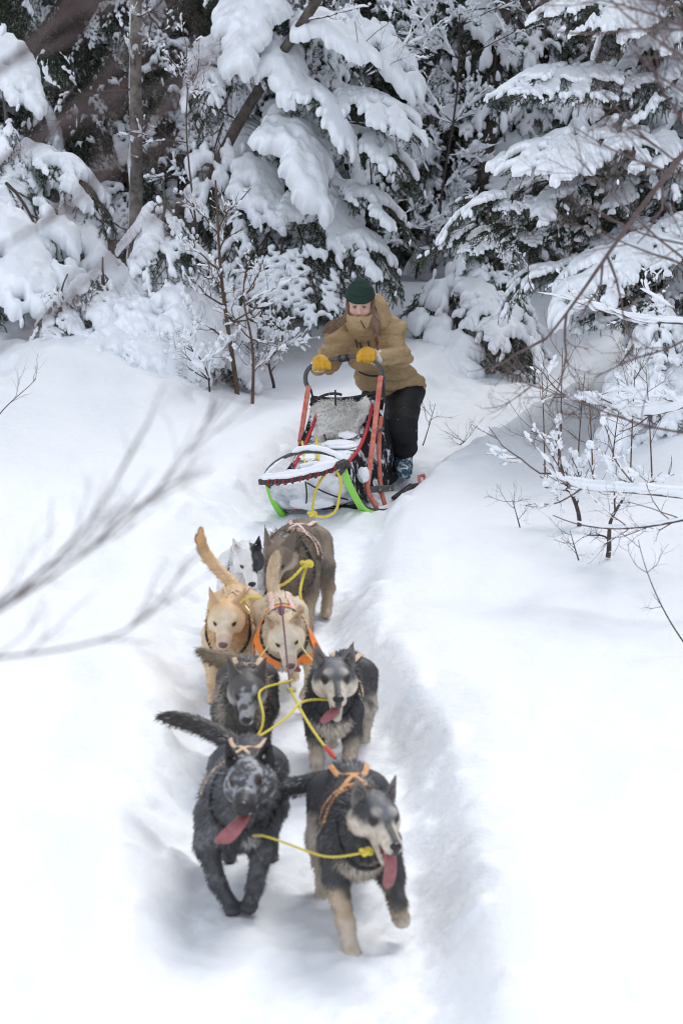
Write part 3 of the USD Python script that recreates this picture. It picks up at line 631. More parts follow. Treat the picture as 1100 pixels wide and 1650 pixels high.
    ln = np.select([grp == 'ear', hd, grp == 'neck', grp == 'tail', grp == 'paw', lg, grp == 'chest'], [.011, .014, .046, .030, .009, .022, .048], .040) * fluff
    ln = np.where(hd & (Q[:, 0] < .01) & (Q[:, 2] < -.01), .028 * fluff, ln)
    wd = np.where(hd, .0014, .0021)
    cl = noise_at(P, 38, seed + 60)[:, None]; C = C * rng.uniform(.6, 1.35, (len(C), 1)) * (.55 + .9 * cl)
    fr = (sm(.52, .72, noise_at(P, 22, seed + 80)) * sm(.0, .6, N[:, 2]) * (rng.random(len(C)) < frost * np.where(hd, 1.5, 1)) * ~(hd & (Q[:, 0] > .09)))[:, None]; C = C + fr * (.5 - C) * .8
    C = C + (rng.random((len(C), 1)) < .16 * (~(hd & (Q[:, 0] > .05)))[:, None]) * .07
    fur_mesh('fur', t, M['coat'], P, N, back, ln, wd, C, rng)
    for y in (-1, 1):
        e = trimesh.creation.icosphere(2, .0132 * hs); e.apply_translation(hp((.0635, y * .0335, eye_z))); obj('eye', e, M['eye'], t, smooth=True)
    nv = trimesh.creation.icosphere(3, 1.0); v = nv.vertices
    v[:, 2] *= np.where(v[:, 2] < 0, .9, 1); v[:, 1] *= 1 - .25 * (v[:, 2] < 0) * np.abs(v[:, 2])
    dn = np.minimum(np.hypot((v[:, 1] - .45) / .3, (v[:, 2] + .05) / .28), np.hypot((v[:, 1] + .45) / .3, (v[:, 2] + .05) / .28)); v[:, 0] -= .35 * np.exp(-dn ** 2 * 1.5) * (v[:, 0] > 0)
    obj('nose', (H + (R @ ((v * [.016, .0195, .0145] + [.166, 0, -.017]) * hs).T).T, nv.faces), M[nose], t, smooth=True)
    if mouth > .3:
        for y in (-1, 1):
            b = hp((.112 - .02 * jd, y * .013, -.048 - .042 * jd)); obj('tooth', tube([b, b + R @ np.array([.001, 0, .013]) * hs], [.0035 * hs, .0008], 5), M['tooth'], t)
            b = hp((.140, y * .016, -.042)); obj('tooth', tube([b, b + R @ np.array([.002, 0, -.013]) * hs], [.0035 * hs, .0008], 5), M['tooth'], t)
    if tongue is not None:
        c = spline([hp(q) for q in tongue[0]], 16); w = np.interp(np.linspace(0, 1, 16), [0, .3, .8, .95, 1], [.7, 1, 1, .8, .35]) * tongue[1] * hs
        ax = R @ np.asarray(tongue[2] if len(tongue) > 2 else (0, 1, 0), float); tg = np.gradient(c, axis=0); tg /= np.linalg.norm(tg, axis=1, keepdims=True)
        sd = ax - tg * (tg @ ax)[:, None]; sd /= np.linalg.norm(sd, axis=1, keepdims=True); up = np.cross(sd, tg); an = np.arange(12) * math.pi / 6
        tv = c[:, None] + sd[:, None] * (np.cos(an)[None, :, None] * w[:, None, None]) + up[:, None] * ((np.sin(an) * (1 - .35 * np.exp(-(np.cos(an) / .35) ** 2) * (np.sin(an) > 0)))[None, :, None] * .0065 * hs)
        i, j = np.meshgrid(np.arange(15), np.arange(12), indexing='ij'); qf = np.stack([i * 12 + j, i * 12 + (j + 1) % 12, (i + 1) * 12 + (j + 1) % 12, (i + 1) * 12 + j], -1).reshape(-1, 4)
        tv = np.vstack([tv.reshape(-1, 3), c[-1]]); ff = np.vstack([qf[:, [0, 1, 2]], qf[:, [0, 2, 3]], [[180 + j, 180 + (j + 1) % 12, 192] for j in range(12)]])
        obj('tongue', (tv, ff), M['tongue'], t, smooth=True)
    if harness: harness(t, S, H, R, hs)
    loc = lambda p: np.asarray(place) + s * (np.array([[math.cos(math.radians(yaw - 90)), -math.sin(math.radians(yaw - 90)), 0], [math.sin(math.radians(yaw - 90)), math.cos(math.radians(yaw - 90)), 0], [0, 0, 1]]) @ np.asarray(p, float))
    return t, S, loc, hp
M['tooth'] = mat('tooth', (0.75, 0.70, 0.60), 0.3)

def noise_at(p, sc, seed=0): return meshkit.fbm(p * sc + 50, 3, seed)
def mixc(C, m, col): C[:] = C + (np.asarray(col) - C) * np.clip(m, 0, 1)[:, None]
def sm(a, b, x):
    t = np.clip((x - a) / (b - a), 0, 1); return t * t * (3 - 2 * t)

def husky_coat(black=(.043, .042, .045), cream=(.56, .48, .39), tan=(.50, .38, .26), mask=1.0, chest=1.0, grey=.25, seed=0):
    def f(p, q, grp, D, n, rng):
        C = np.tile(black, (len(p), 1)).astype(float); nz = noise_at(p, 9, seed) - .5
        mixc(C, 2.4 * grey * sm(.45, .75, noise_at(p, 7, seed + 3)) * (grp == 'body'), (.13, .125, .125))
        # pale underside, chest and insides of the legs
        body = np.isin(grp, ['body', 'chest', 'neck'])
        mixc(C, chest * body * sm(.40, .345, p[:, 2] + .06 * nz) * sm(.0, .1, p[:, 0]), cream)
        for y in (-1, 1): mixc(C, chest * (grp == 'chest') * sm(.075, .05, np.hypot(p[:, 1] - y * .07, (p[:, 2] - .36) * .7) + .05 * nz), cream)
        leg = np.isin(grp, ['foreleg', 'hindleg', 'paw']); zl = p[:, 2] + .3 * nz
        mixc(C, leg * sm(.27, .14, zl), tan); mixc(C, leg * sm(.15, .05, zl) * .8, cream)
        mixc(C, (grp == 'hindleg') * sm(.4, .3, zl) * .9, cream)
        mixc(C, (grp == 'foreleg') * sm(.02, -.02, n[:, 0] + nz * .3) * .7, cream)
        head = np.isin(grp, ['head', 'jaw', 'ear']); y = np.abs(q[:, 1]); hn = .3 * (noise_at(q, 40, seed + 5) - .5)
        # cheeks and muzzle sides pale, a dark bridge, pale brows
        cheek = sm(.014, -.020, q[:, 2] + .12 * hn - .25 * np.maximum(q[:, 0] - .03, 0)) * sm(-.055, -.03, q[:, 0] - .02 * hn) * sm(.008, .018, y)
        mixc(C, head * (grp != 'ear') * mask * cheek, cream)
        mixc(C, head * (grp != 'ear') * mask * sm(.075, .095, q[:, 0]) * sm(.009, .016, y + .006 * hn), cream)
        mixc(C, (grp == 'jaw') * mask * .9, cream)
        mixc(C, head * mask * 1.0 * sm(.023, .008, np.hypot((q[:, 0] - .058) * .8, np.hypot(y - .025, q[:, 2] - .040)) + .02 * hn), cream)
        mixc(C, head * (grp != 'ear') * .75 * sm(.005, .04, q[:, 2]) * sm(.05, .02, y) * sm(.02, .06, q[:, 0] + .08 + .05 * hn), (.17, .172, .18))
        mixc(C, head * (grp != 'ear') * sm(.022, .014, np.linalg.norm(np.stack([q[:, 0] - .066, y - .034, q[:, 2] - .016], 1), axis=1)), (.025, .02, .018))
        mixc(C, (grp == 'ear') * sm(.2, .6, n @ np.array([1, 0, 0])) * .7, (.20, .17, .15))
        return C * (1 + .35 * nz[:, None]) * np.where(head, .55 + .9 * noise_at(q, 70, seed + 9), 1)[:, None]
    return f
def roan_coat(seed=0):
    def f(p, q, grp, D, n, rng):
        C = np.tile((.055, .055, .059), (len(p), 1)).astype(float); a = noise_at(p, 12, seed); b = noise_at(p, 60, seed + 1)
        mixc(C, .75 * sm(.36, .66, a) * sm(.35, .62, b) * np.isin(grp, ['body', 'neck', 'chest', 'foreleg']), (.17, .17, .18))
        head = np.isin(grp, ['head', 'jaw']); hb = .65 * noise_at(q, 95, seed + 4) + .35 * noise_at(q, 26, seed + 6)
        mixc(C, head * .85 * sm(.47, .60, hb) * sm(.14, .10, q[:, 0]), (.38, .38, .40))
        mixc(C, (grp == 'neck') * .6 * sm(.06, .10, np.abs(p[:, 1])) * sm(.45, .6, a), (.26, .26, .28))
        mixc(C, np.isin(grp, ['chest', 'neck', 'body']) * sm(.045, .025, np.linalg.norm(p - np.array([.36, .055, .345]), axis=1)), (.6, .58, .55))
        for y in (-1, 1): mixc(C, head * sm(.020, .012, np.linalg.norm(q - np.array([.066, y * .034, .018]), axis=1)), (.05, .034, .016))
        mixc(C, head * sm(.11, .135, q[:, 0]), (.025, .024, .024))
        mixc(C, (grp == 'ear') * 1.0, (.012, .011, .012)); mixc(C, (grp == 'tail') * .8, (.028, .022, .018))
        return C
    return f
def grizzle_coat(seed=0):
    def f(p, q, grp, D, n, rng):
        C = np.tile((.060, .054, .050), (len(p), 1)).astype(float); a = noise_at(p * np.array([.4, 1, 1]), 16, seed)
        mixc(C, .8 * sm(.5, .66, a) * np.isin(grp, ['body', 'neck', 'chest']), (.22, .17, .125))
        head = np.isin(grp, ['head', 'jaw']); y = np.abs(q[:, 1]); hb = noise_at(q, 34, seed + 4)
        mixc(C, head * .6, (.09, .082, .08)); mixc(C, head * .7 * sm(.46, .62, hb) * sm(.0, .05, q[:, 0]) * sm(.05, .025, y), (.42, .42, .44))
        mixc(C, .55 * head * sm(.01, -.02, q[:, 2]) * sm(.040, .056, y), (.50, .46, .41)); mixc(C, (grp == 'neck') * sm(.07, .09, np.abs(p[:, 1])) * .5, (.5, .42, .33))
        mixc(C, head * sm(.020, .014, np.linalg.norm(np.stack([q[:, 0] - .066, y - .034, q[:, 2] - .016], 1), axis=1)), (.02, .017, .016))
        mixc(C, (grp == 'ear') * .9, (.055, .042, .034)); mixc(C, (grp == 'tail') * sm(.06, -.02, p[:, 2] - np.interp(p[:, 0], [-.75, -.35], [.78, .52])) * .8, (.26, .19, .11))
        leg = np.isin(grp, ['foreleg', 'hindleg', 'paw']); mixc(C, leg * sm(.3, .15, p[:, 2]), (.42, .31, .21))
        return C
    return f
def yellow_coat(base=(.66, .42, .20), pale=(.70, .56, .40), ear=(.48, .29, .15), seed=0):
    def f(p, q, grp, D, n, rng):
        C = np.tile(base, (len(p), 1)).astype(float); a = noise_at(p, 6, seed)
        mixc(C, .4 * sm(.4, .65, a), pale); head = np.isin(grp, ['head', 'jaw']); y = np.abs(q[:, 1])
        mixc(C, head * .75 * sm(-.02, .04, q[:, 0]), pale); mixc(C, head * .5 * sm(.01, .05, q[:, 2]) * sm(.04, -.02, q[:, 0]), base)
        mixc(C, head * .5 * sm(.02, .006, y) * sm(.02, .05, q[:, 0]), (.78, .68, .56))
        mixc(C, (grp == 'ear') * .8, ear); mixc(C, np.isin(grp, ['foreleg', 'paw', 'chest']) * .5, pale)
        mixc(C, head * sm(.0155, .0125, np.linalg.norm(np.stack([q[:, 0] - .066, y - .034, q[:, 2] - .016], 1), axis=1)), (.05, .03, .02))
        mixc(C, head * sm(.118, .135, q[:, 0]) * .55, (.45, .31, .24))
        return C
    return f
def piebald_coat(seed=0):
    def f(p, q, grp, D, n, rng):
        C = np.tile((.74, .73, .72), (len(p), 1)).astype(float); head = np.isin(grp, ['head', 'jaw', 'ear']); hn = .02 * (noise_at(q, 40, seed) - .5)
        mixc(C, head * sm(.010, .016, q[:, 1] + hn) * sm(.115, .10, q[:, 0]), (.018, .018, .02))
        mixc(C, np.isin(grp, ['body', 'neck']) * .9 * sm(.06, .045, np.hypot(p[:, 0] - .1, p[:, 1] + .10) + .2 * hn), (.05, .05, .055))
        mixc(C, head * sm(.017, .012, np.linalg.norm(q - np.array([.066, -.034, .016]), axis=1)), (.03, .025, .025))
        return C
    return f
def wolf_coat(seed=0):
    def f(p, q, grp, D, n, rng):
        C = np.tile((.23, .17, .118), (len(p), 1)).astype(float); a = noise_at(p * np.array([.5, 1, 1]), 12, seed)
        mixc(C, .7 * sm(.45, .65, a), (.11, .088, .07)); mixc(C, .5 * np.isin(grp, ['body']) * sm(.10, .07, np.abs(p[:, 1])) * sm(.55, .6, p[:, 2]), (.20, .155, .115))
        head = np.isin(grp, ['head', 'jaw']); y = np.abs(q[:, 1])
        mixc(C, head * .5 * sm(.05, .12, q[:, 0]), (.30, .24, .18)); mixc(C, head * sm(.01, -.02, q[:, 2]) * sm(.02, .035, y), (.42, .33, .24))
        mixc(C, head * sm(.020, .014, np.linalg.norm(np.stack([q[:, 0] - .066, y - .034, q[:, 2] - .016], 1), axis=1)), (.02, .017, .016))
        leg = np.isin(grp, ['foreleg', 'hindleg', 'paw']); mixc(C, leg * sm(.32, .15, p[:, 2]), (.45, .34, .23))
        mixc(C, (grp == 'ear') * .7, (.10, .075, .055))
        return C
    return f

def x_harness(mat_, w=.024, loops=True, cross=True):
    def f(t, S, H, R, hs):
        parts = [strap_loop(S, (.27, 0, .47), (.75, 0, .62), w, -78, 78)]
        if loops: parts.append(strap_loop(S, (.08, 0, .45), (1, 0, -.15), w, -95, 95))
        if cross:
            for y in (-1, 1): parts.append(strap_line(S, [(.20, y * .085, .5), (.05, y * .03, .5), (-.10, -y * .03, .5), (-.30, -y * .075, .5)], w * .85))
        obj('harness', join([(v, np.vstack([f_[:, [0, 1, 2]], f_[:, [0, 2, 3]]])) for v, f_ in parts]), M[mat_], t)
        obj('collar', join([strap_loop(S, H + R @ np.array([-.085, 0, -.07]) * hs, R @ np.array([.8, 0, .6]), .016, 60, 300)]), M['strap_black'], t)
    return f

F_ = lambda y, *pts: [(x, y * (abs(v) if v else 1), z) for x, v, z in pts]
def stand_fore(dy=.088): return [[(.24, s * .095, .42), (.20, s * .095, .27), (.225, s * dy, .12), (.225, s * dy, .028)] for s in (-1, 1)]
def stand_hind(): return [[(-.27, s * .075, .45), (-.17, s * .105, .31), (-.36, s * .09, .17), (-.34, s * .09, .03)] for s in (-1, 1)]
Z0 = lambda x, y: float(ground_z(np.array(x), np.array(y)))
DOGS = {}
# lead pair
DOGS['LL'] = make_dog('black dog with a grey-flecked face and pink tongue out, leading at the left', (-.41, 12.82, -.01), -3, 1.0, (.46, .065, .64), (-4, 3, 6), roan_coat(1), hs=1.42, mouth=.7, ears='up', body_w=1.1,
    fore=[[(.24, -.11, .42), (.27, -.125, .29), (.31, -.085, .15), (.33, -.02, .045)], [(.24, .10, .42), (.25, .10, .28), (.33, .075, .14), (.31, .05, .05)]], hind=stand_hind(),
    tail=[(-.36, 0, .50), (-.45, -.11, .52), (-.52, -.25, .56), (-.55, -.40, .58)], harness=x_harness('strap_tan', .02), tongue=([(.09, -.004, -.062), (.145, -.016, -.075), (.165, -.045, -.100), (.158, -.085, -.122)], .022), seed=1)
DOGS['LR'] = make_dog('black and tan dog with pale cheeks and tongue hanging, leading at the right', (.05, 12.5, -.02), 4, 1.0, (.43, .055, .60), (17, 12, -4), husky_coat(seed=2), hs=1.34, mouth=.85, ears='up', body_w=1.0,
    fore=[[(.24, -.095, .42), (.28, -.09, .28), (.38, -.06, .13), (.44, -.04, .03)], [(.24, .10, .42), (.28, .13, .29), (.37, .15, .20), (.30, .17, .11)]], hind=[[(-.27, -.075, .45), (-.14, -.115, .30), (-.30, -.11, .15), (-.22, -.11, .03)], [(-.27, .075, .45), (-.2, .10, .31), (-.42, .09, .2), (-.48, .09, .07)]],
    tail=[(-.36, 0, .48), (-.42, -.10, .46), (-.44, -.22, .43), (-.42, -.33, .42)], harness=x_harness('strap_orange', .028), tongue=([(.08, .004, -.060), (.125, .010, -.085), (.135, .012, -.125), (.132, .012, -.175)], .020), seed=2)
# second pair
DOGS['BL'] = make_dog('dark grizzled dog with lowered grey face behind the black leader', (-.45, 14.4, -.0), -2, .84, (.42, .04, .60), (3, 24, 0), grizzle_coat(3), hs=1.4, mouth=.1, ears='back', body_w=1.0,
    fore=stand_fore(), hind=stand_hind(), tail=[(-.36, 0, .49), (-.46, -.08, .50), (-.52, -.19, .50), (-.52, -.29, .54)], harness=x_harness('strap_tan', .03), seed=3, fluff=1.2)
DOGS['BR'] = make_dog('black and cream dog with a pale smiling face, open mouth and pricked ears', (-.01, 14.5, -.03), -8, .88, (.45, .04, .65), (12, 4, 0), husky_coat(cream=(.58, .50, .41), tan=(.52, .42, .32), seed=4), hs=1.55, mouth=1.0, ears='up', body_w=.95,
    fore=stand_fore(.085), hind=stand_hind(), tail=[(-.36, 0, .48), (-.47, 0, .40), (-.52, 0, .3), (-.54, 0, .2)], harness=x_harness('strap_tan', .03), tongue=([(.08, -.010, -.062), (.118, -.018, -.085), (.122, -.034, -.098), (.112, -.046, -.120)], .016), seed=4)
# third pair
DOGS['CL'] = make_dog('yellow dog without a vest, tail curled up at the left', (-.55, 15.75, -.02), -3, .86, (.44, .0, .58), (0, 22, 0), yellow_coat(seed=5), fluff=.75, hs=1.42, mouth=.45, ears='back', body_w=.95, nose='nose_pink',
    fore=[[(.24, -.09, .42), (.26, -.10, .28), (.31, -.09, .15), (.30, -.09, .05)], [(.24, .09, .42), (.22, .10, .27), (.25, .085, .12), (.28, .08, .03)]], hind=stand_hind(),
    tail=[(-.36, 0, .52), (-.46, -.08, .58), (-.52, -.19, .68), (-.50, -.23, .86)], harness=x_harness('strap_tan', .016), tongue=([(.085, 0, -.056), (.135, -.004, -.064), (.155, -.010, -.078), (.158, -.014, -.096)], .014), seed=5)
def vest(t, S, H, R, hs):
    parts = [strap_loop(S, (.275, 0, .46), (.75, 0, .62), .055, -170, 170), strap_loop(S, (.20, 0, .45), (.9, 0, .35), .045, -120, 120)]
    obj('harness', join([(v, np.vstack([f_[:, [0, 1, 2]], f_[:, [0, 2, 3]]])) for v, f_ in parts]), M['vest_orange'], t)
    e = [strap_loop(S, (.305, 0, .475), (.75, 0, .62), .016, -170, 170), strap_loop(S, (.165, 0, .45), (.9, 0, .35), .014, -120, 120)]
    obj('harness_edging', join([(v + 0, f_) for v, f_ in e]), M['strap_black'], t)
    ln = [strap_line(S, [(.20, y * .06, .5), (0, y * .05, .5), (-.28, y * .05, .5)], .03) for y in (-1, 1)]
    obj('back_strap', join(ln), M['strap_pink'], t)
DOGS['CR'] = make_dog('cream dog wearing a bright orange harness, tail straight up', (-.30, 15.55, -.02), 4, .88, (.45, .0, .53), (4, 28, 8), yellow_coat((.64, .50, .33), (.74, .64, .50), (.46, .30, .18), seed=6), fluff=.75, hs=1.36, mouth=.6, ears='tipped', body_w=1.0, nose='nose_pink',
    fore=[[(.24, -.09, .42), (.27, -.10, .28), (.34, -.08, .15), (.36, -.07, .04)], [(.24, .10, .42), (.30, .15, .36), (.33, .15, .22), (.25, .12, .12)]], hind=stand_hind(),
    tail=[(-.36, 0, .52), (-.43, -.03, .60), (-.44, -.02, .70), (-.43, 0, .78)], harness=vest, tongue=([(.085, .006, -.056), (.12, .014, -.068), (.13, .026, -.078), (.125, .036, -.092)], .013), seed=6)
# wheel pair
DOGS['DL'] = make_dog('white dog with a black patch over half its face', (-.52, 16.75, -.02), 4, .80, (.42, .01, .66), (4, 28, 6), piebald_coat(7), fluff=.75, hs=1.35, mouth=.15, ears='up', body_w=.98,
    fore=stand_fore(), hind=stand_hind(), tail=[(-.36, 0, .48), (-.47, 0, .40), (-.52, 0, .3), (-.54, 0, .2)], harness=x_harness('strap_pink', .02), seed=7)
DOGS['DR'] = make_dog('grey-brown dog with its head down just ahead of the sled', (-.24, 17.0, -.02), -6, .92, (.44, -.06, .54), (-10, 42, 0), wolf_coat(8), hs=1.3, mouth=.1, ears='back', body_w=1.12,
    fore=stand_fore(), hind=[[(-.27, -.075, .45), (-.17, -.105, .31), (-.36, -.09, .17), (-.34, -.09, .03)], [(-.25, .085, .45), (-.10, .14, .34), (-.22, .16, .18), (-.10, .16, .06)]],
    tail=[(-.36, 0, .48), (-.45, .03, .40), (-.50, .05, .3), (-.5, .06, .2)], harness=x_harness('strap_pink', .026), seed=8)
# ------------------------------------------------------------------ the sled
A = at
M['red_paint'] = mat('red_paint', (0.50, 0.085, 0.05), 0.45, col2=(0.62, 0.22, 0.16), scale=25)
M['red_strap'] = mat('red_strap', (0.42, 0.02, 0.03), 0.7)
M['green_runner'] = mat('green_runner', (0.30, 0.72, 0.10), 0.4)
M['dark_metal'] = mat('dark_metal', (0.045, 0.045, 0.05), 0.45, col2=(.09, .085, .08), scale=30)
M['bow_brown'] = mat('bow_brown', (0.05, 0.038, 0.034), 0.7)
M['rubber'] = mat('black_rubber', (0.015, 0.015, 0.016), 0.6)
M['rope'] = mat('yellow_rope', (0.80, 0.60, 0.035), 0.7, col2=(.72, .62, .12), scale=90, bump=.6, bscale=220)
M['rope_pale'] = mat('pale_yellow_rope', (0.66, 0.60, 0.20), 0.75, col2=(.6, .55, .3), scale=60)
M['line_purple'] = mat('dark_line', (0.16, 0.07, 0.09), 0.7)
M['red_clip'] = mat('red_clip', (0.55, 0.06, 0.03), 0.5)
M['brass'] = mat('brass_snap', (0.45, 0.34, 0.16), 0.35, metallic=.8)
def snowy(name, col, thr, scale=9.0, width=.04):
    return usdkit.material(stage, f'/World/Looks/{name}', {
        'g': ('geometry', {}), 'n': ('noise_texture', {'scale': scale, 'detail': 6.0, 'roughness': .65}), 'r': ('rgb_ramp', {'ramp': [(thr - width, col), (thr + width, (.84, .86, .89))]}),
        'b': ('bump', {'strength': .6, 'distance': .02}), 'p': ('principled_bsdf', {'roughness': .7, 'specular_ior_level': .25})},
        [('g.position', 'n.vector'), ('n.fac', 'r.fac'), ('r.color', 'p.base_color'), ('n.fac', 'b.height'), ('b.normal', 'p.normal')], surface='p.BSDF')
M['bag'] = snowy('black_bag_with_snow', (.018, .018, .022), .57, 11, .03)
M['bag_top'] = snowy('black_cover_with_snow', (.02, .02, .024), .42, 12, .03)
M['bag_front'] = snowy('pale_cover_with_snow', (.30, .33, .37), .45, 7, .14)
M['seat_panel'] = mat('slate_panel', (.06, .065, .08), .6, col2=(.10, .105, .12), scale=15)

def rod(pts, r, n=20, sides=8): return tube(spline(pts, n), r, sides)
sl = thing('dog_sled', 'dog sled with red stanchions, green runner tips and a snowy black bag', 'sled')
RAILS = {}
for s_, pts in (('r', [A(552, 742, 19.30), A(560, 775, 19.34), A(575, 806, 19.42), A(597, 827, 19.55), A(622, 828, 19.6), A(650, 806, 19.86), A(678, 786, 20.12)]), ('l', [A(430, 772, 19.40), A(438, 800, 19.44), A(452, 826, 19.52), A(476, 842, 19.66), A(500, 838, 19.85), A(540, 818, 20.4), A(570, 800, 20.8)])):
    c = spline(pts, 40); parts = []
    RAILS[s_] = c
    def runner(c, a, b, w=.036, h=.012, off=0):
        q = c[a:b]; t = np.gradient(q, axis=0); t /= np.linalg.norm(t, axis=1, keepdims=True); side = np.array([1.0, -.12, .12]); side = side - t * (t @ side)[:, None]; side /= np.linalg.norm(side, axis=1, keepdims=True); up = np.cross(side, t)
        q = q + up * off
        V = np.stack([q + side * w / 2 * i + up * h * j for i, j in ((-1, -1), (1, -1), (1, 1), (-1, 1))], 1); n = len(q)
        i, j = np.meshgrid(np.arange(n - 1), np.arange(4), indexing='ij'); f = np.stack([i * 4 + j, (i + 1) * 4 + j, (i + 1) * 4 + (j + 1) % 4, i * 4 + (j + 1) % 4], -1).reshape(-1, 4)
        return V.reshape(-1, 3), np.vstack([f, [[0, 1, 2, 3], [4 * n - 1, 4 * n - 2, 4 * n - 3, 4 * n - 4]]])
    obj('runner_tip', runner(c, 0, 24), M['green_runner'], sl)
    obj('runner', runner(c, 23, 40, .038, .014), M['rubber'], sl)
    obj('runner_rail', runner(c, 2, 40, .022, .009, .024 if s_ == 'r' else .024), M['dark_metal'], sl)
# front bow, red lacing and the snow lying along it
bl, bm_, br = A(421, 776, 19.30), A(490, 768, 19.12), A(558, 744, 19.28)
bow = spline([bl, bm_, br], 24)
obj('front_bow', join([bar(bow[i], bow[i + 1], .05, .035, bev=.004) for i in range(23)]), M['bow_brown'], sl)
for i in range(3, 21, 2):
    ang = np.linspace(0, 2 * math.pi, 13); c = bow[i]; t = bow[i + 1] - bow[i]; t /= np.linalg.norm(t); u = np.cross(t, [0, 0, 1.0]); u /= np.linalg.norm(u); w = np.cross(u, t)
    obj('lacing', tube([c + .033 * math.cos(a) * u + .026 * math.sin(a) * w + t * .012 * math.sin(a) for a in ang], .0045, 5, caps=False), M['red_strap'], sl)
def snow_ridge(pts, r, seed, flat=.7):
    p = spline(pts, 26); ns = meshkit.fbm(p * 22 + seed, 3, seed); r = r * (.6 + .8 * ns) * np.minimum(1, np.minimum(np.arange(26), np.arange(26)[::-1]) / 3 + .25)
    v, f = tube(p, r, 10); c = np.repeat(p, 10, 0); c = np.vstack([c, p[0], p[-1]]); v[:, 2] = c[:, 2] + (v[:, 2] - c[:, 2]) * flat; v += .004 * (meshkit.fbm(v * 60 + seed, 2, seed)[:, None] - .5); return v, f
up_ = np.array([0, 0, 1.0])
obj('bow_snow', snow_ridge(list(bow[::5] + up_ * .030), .034, 3), M['snow'], sl, smooth=True)
hoop = [A(424, 772, 19.34), A(455, 738, 19.46), A(490, 728, 19.5), A(535, 733, 19.45), A(556, 745, 19.34)]
obj('upper_bow', rod(hoop, .012), M['dark_metal'], sl)
obj('bow_snow', snow_ridge([A(470, 729, 19.48), A(490, 722, 19.5), A(520, 724, 19.47), A(553, 741, 19.34)], .024, 9), M['snow'], sl, smooth=True)
obj('bow_snow', snow_ridge([A(427, 766, 19.35), A(440, 752, 19.4), A(458, 738, 19.46)], .014, 12), M['snow'], sl, smooth=True)
obj('bow_bracket', join([bar(A(543, 768, 19.26), A(562, 745, 19.3), .05, .012), bar(A(421, 772, 19.3), A(436, 786, 19.3), .045, .012)]), M['dark_metal'], sl)
# stanchions
obj('stanchion', bar(A(613, 607, 20.18), A(592, 782, 19.64), .032, .038, up=(0, -1, .2)), M['red_paint'], sl)
obj('stanchion_foot', rod([A(592, 775, 19.65), A(594, 795, 19.62), A(603, 812, 19.62), A(607, 822, 19.64)], .016), M['red_paint'], sl, smooth=True)
obj('stanchion', rod([A(614, 672, 20.1), A(611, 705, 20.0), A(612, 770, 19.84), A(616, 800, 19.8), A(624, 822, 19.8)], .0145, 20), M['red_paint'], sl, smooth=True)
obj('stanchion', bar(A(497, 622, 20.34), A(483, 712, 20.18), .032, .036, up=(0, -1, .2)), M['red_paint'], sl)
obj('stanchion_foot', rod([A(484, 706, 20.19), A(480, 760, 20.1), A(478, 815, 20.0)], .014), M['red_paint'], sl, smooth=True)
obj('stanchion', rod([A(503, 660, 20.4), A(498, 720, 20.32), A(500, 815, 20.2)], .012), M['red_paint'], sl, smooth=True)
obj('cross_brace', join([rod([A(607, 818, 19.84), A(540, 812, 19.92), A(480, 818, 20.02)], .014), rod([A(624, 815, 20.05), A(560, 808, 20.12), A(500, 815, 20.2)], .014)]), M['red_paint'], sl)
for g_ in ([bar(A(583, 790, 19.72), A(634, 786, 19.82), .02, .04), bar(A(600, 700, 19.9), A(618, 690, 20.05), .012, .02), bar(A(600, 740, 19.8), A(612, 752, 19.9), .012, .02)]): obj('brace_bracket', g_, M['dark_metal'], sl)
for px in (586, 612, 628): obj('bolt', trimesh.creation.icosphere(1, .006).apply_translation(A(px, 789, 19.70)), M['brass'], sl)
# handlebar
hb = [A(497, 625, 20.34), A(492, 606, 20.36), A(497, 594, 20.38), A(515, 584, 20.38), A(548, 577, 20.36), A(585, 575, 20.30), A(605, 583, 20.27), A(615, 598, 20.24), A(617, 625, 20.24), A(617, 640, 20.24)]
obj('handlebar', rod(hb, .0145, 60, 10), M['dark_metal'], sl, smooth=True)
obj('handlebar_clamp', tube([A(546, 578, 20.36), A(561, 576, 20.34)], .024, 10), M['rubber'], sl)
obj('clamp_lamp', trimesh.creation.icosphere(2, .017).apply_translation(A(553, 575, 20.31)), M['dark_metal'], sl, smooth=True)
obj('brake_cable', join([rod([A(614, 607, 20.2), A(619, 640, 20.2), A(616, 690, 20.18)], .008), rod([A(500, 626, 20.36), A(505, 650, 20.36), A(503, 690, 20.34)], .007)]), M['rubber'], sl)
obj('white_strap', bar(A(619, 650, 20.16), A(613, 700, 20.10), .006, .022, up=(0, -1, 0)), M['snow_bits'] if 'snow_bits' in M else M['snow'], sl)
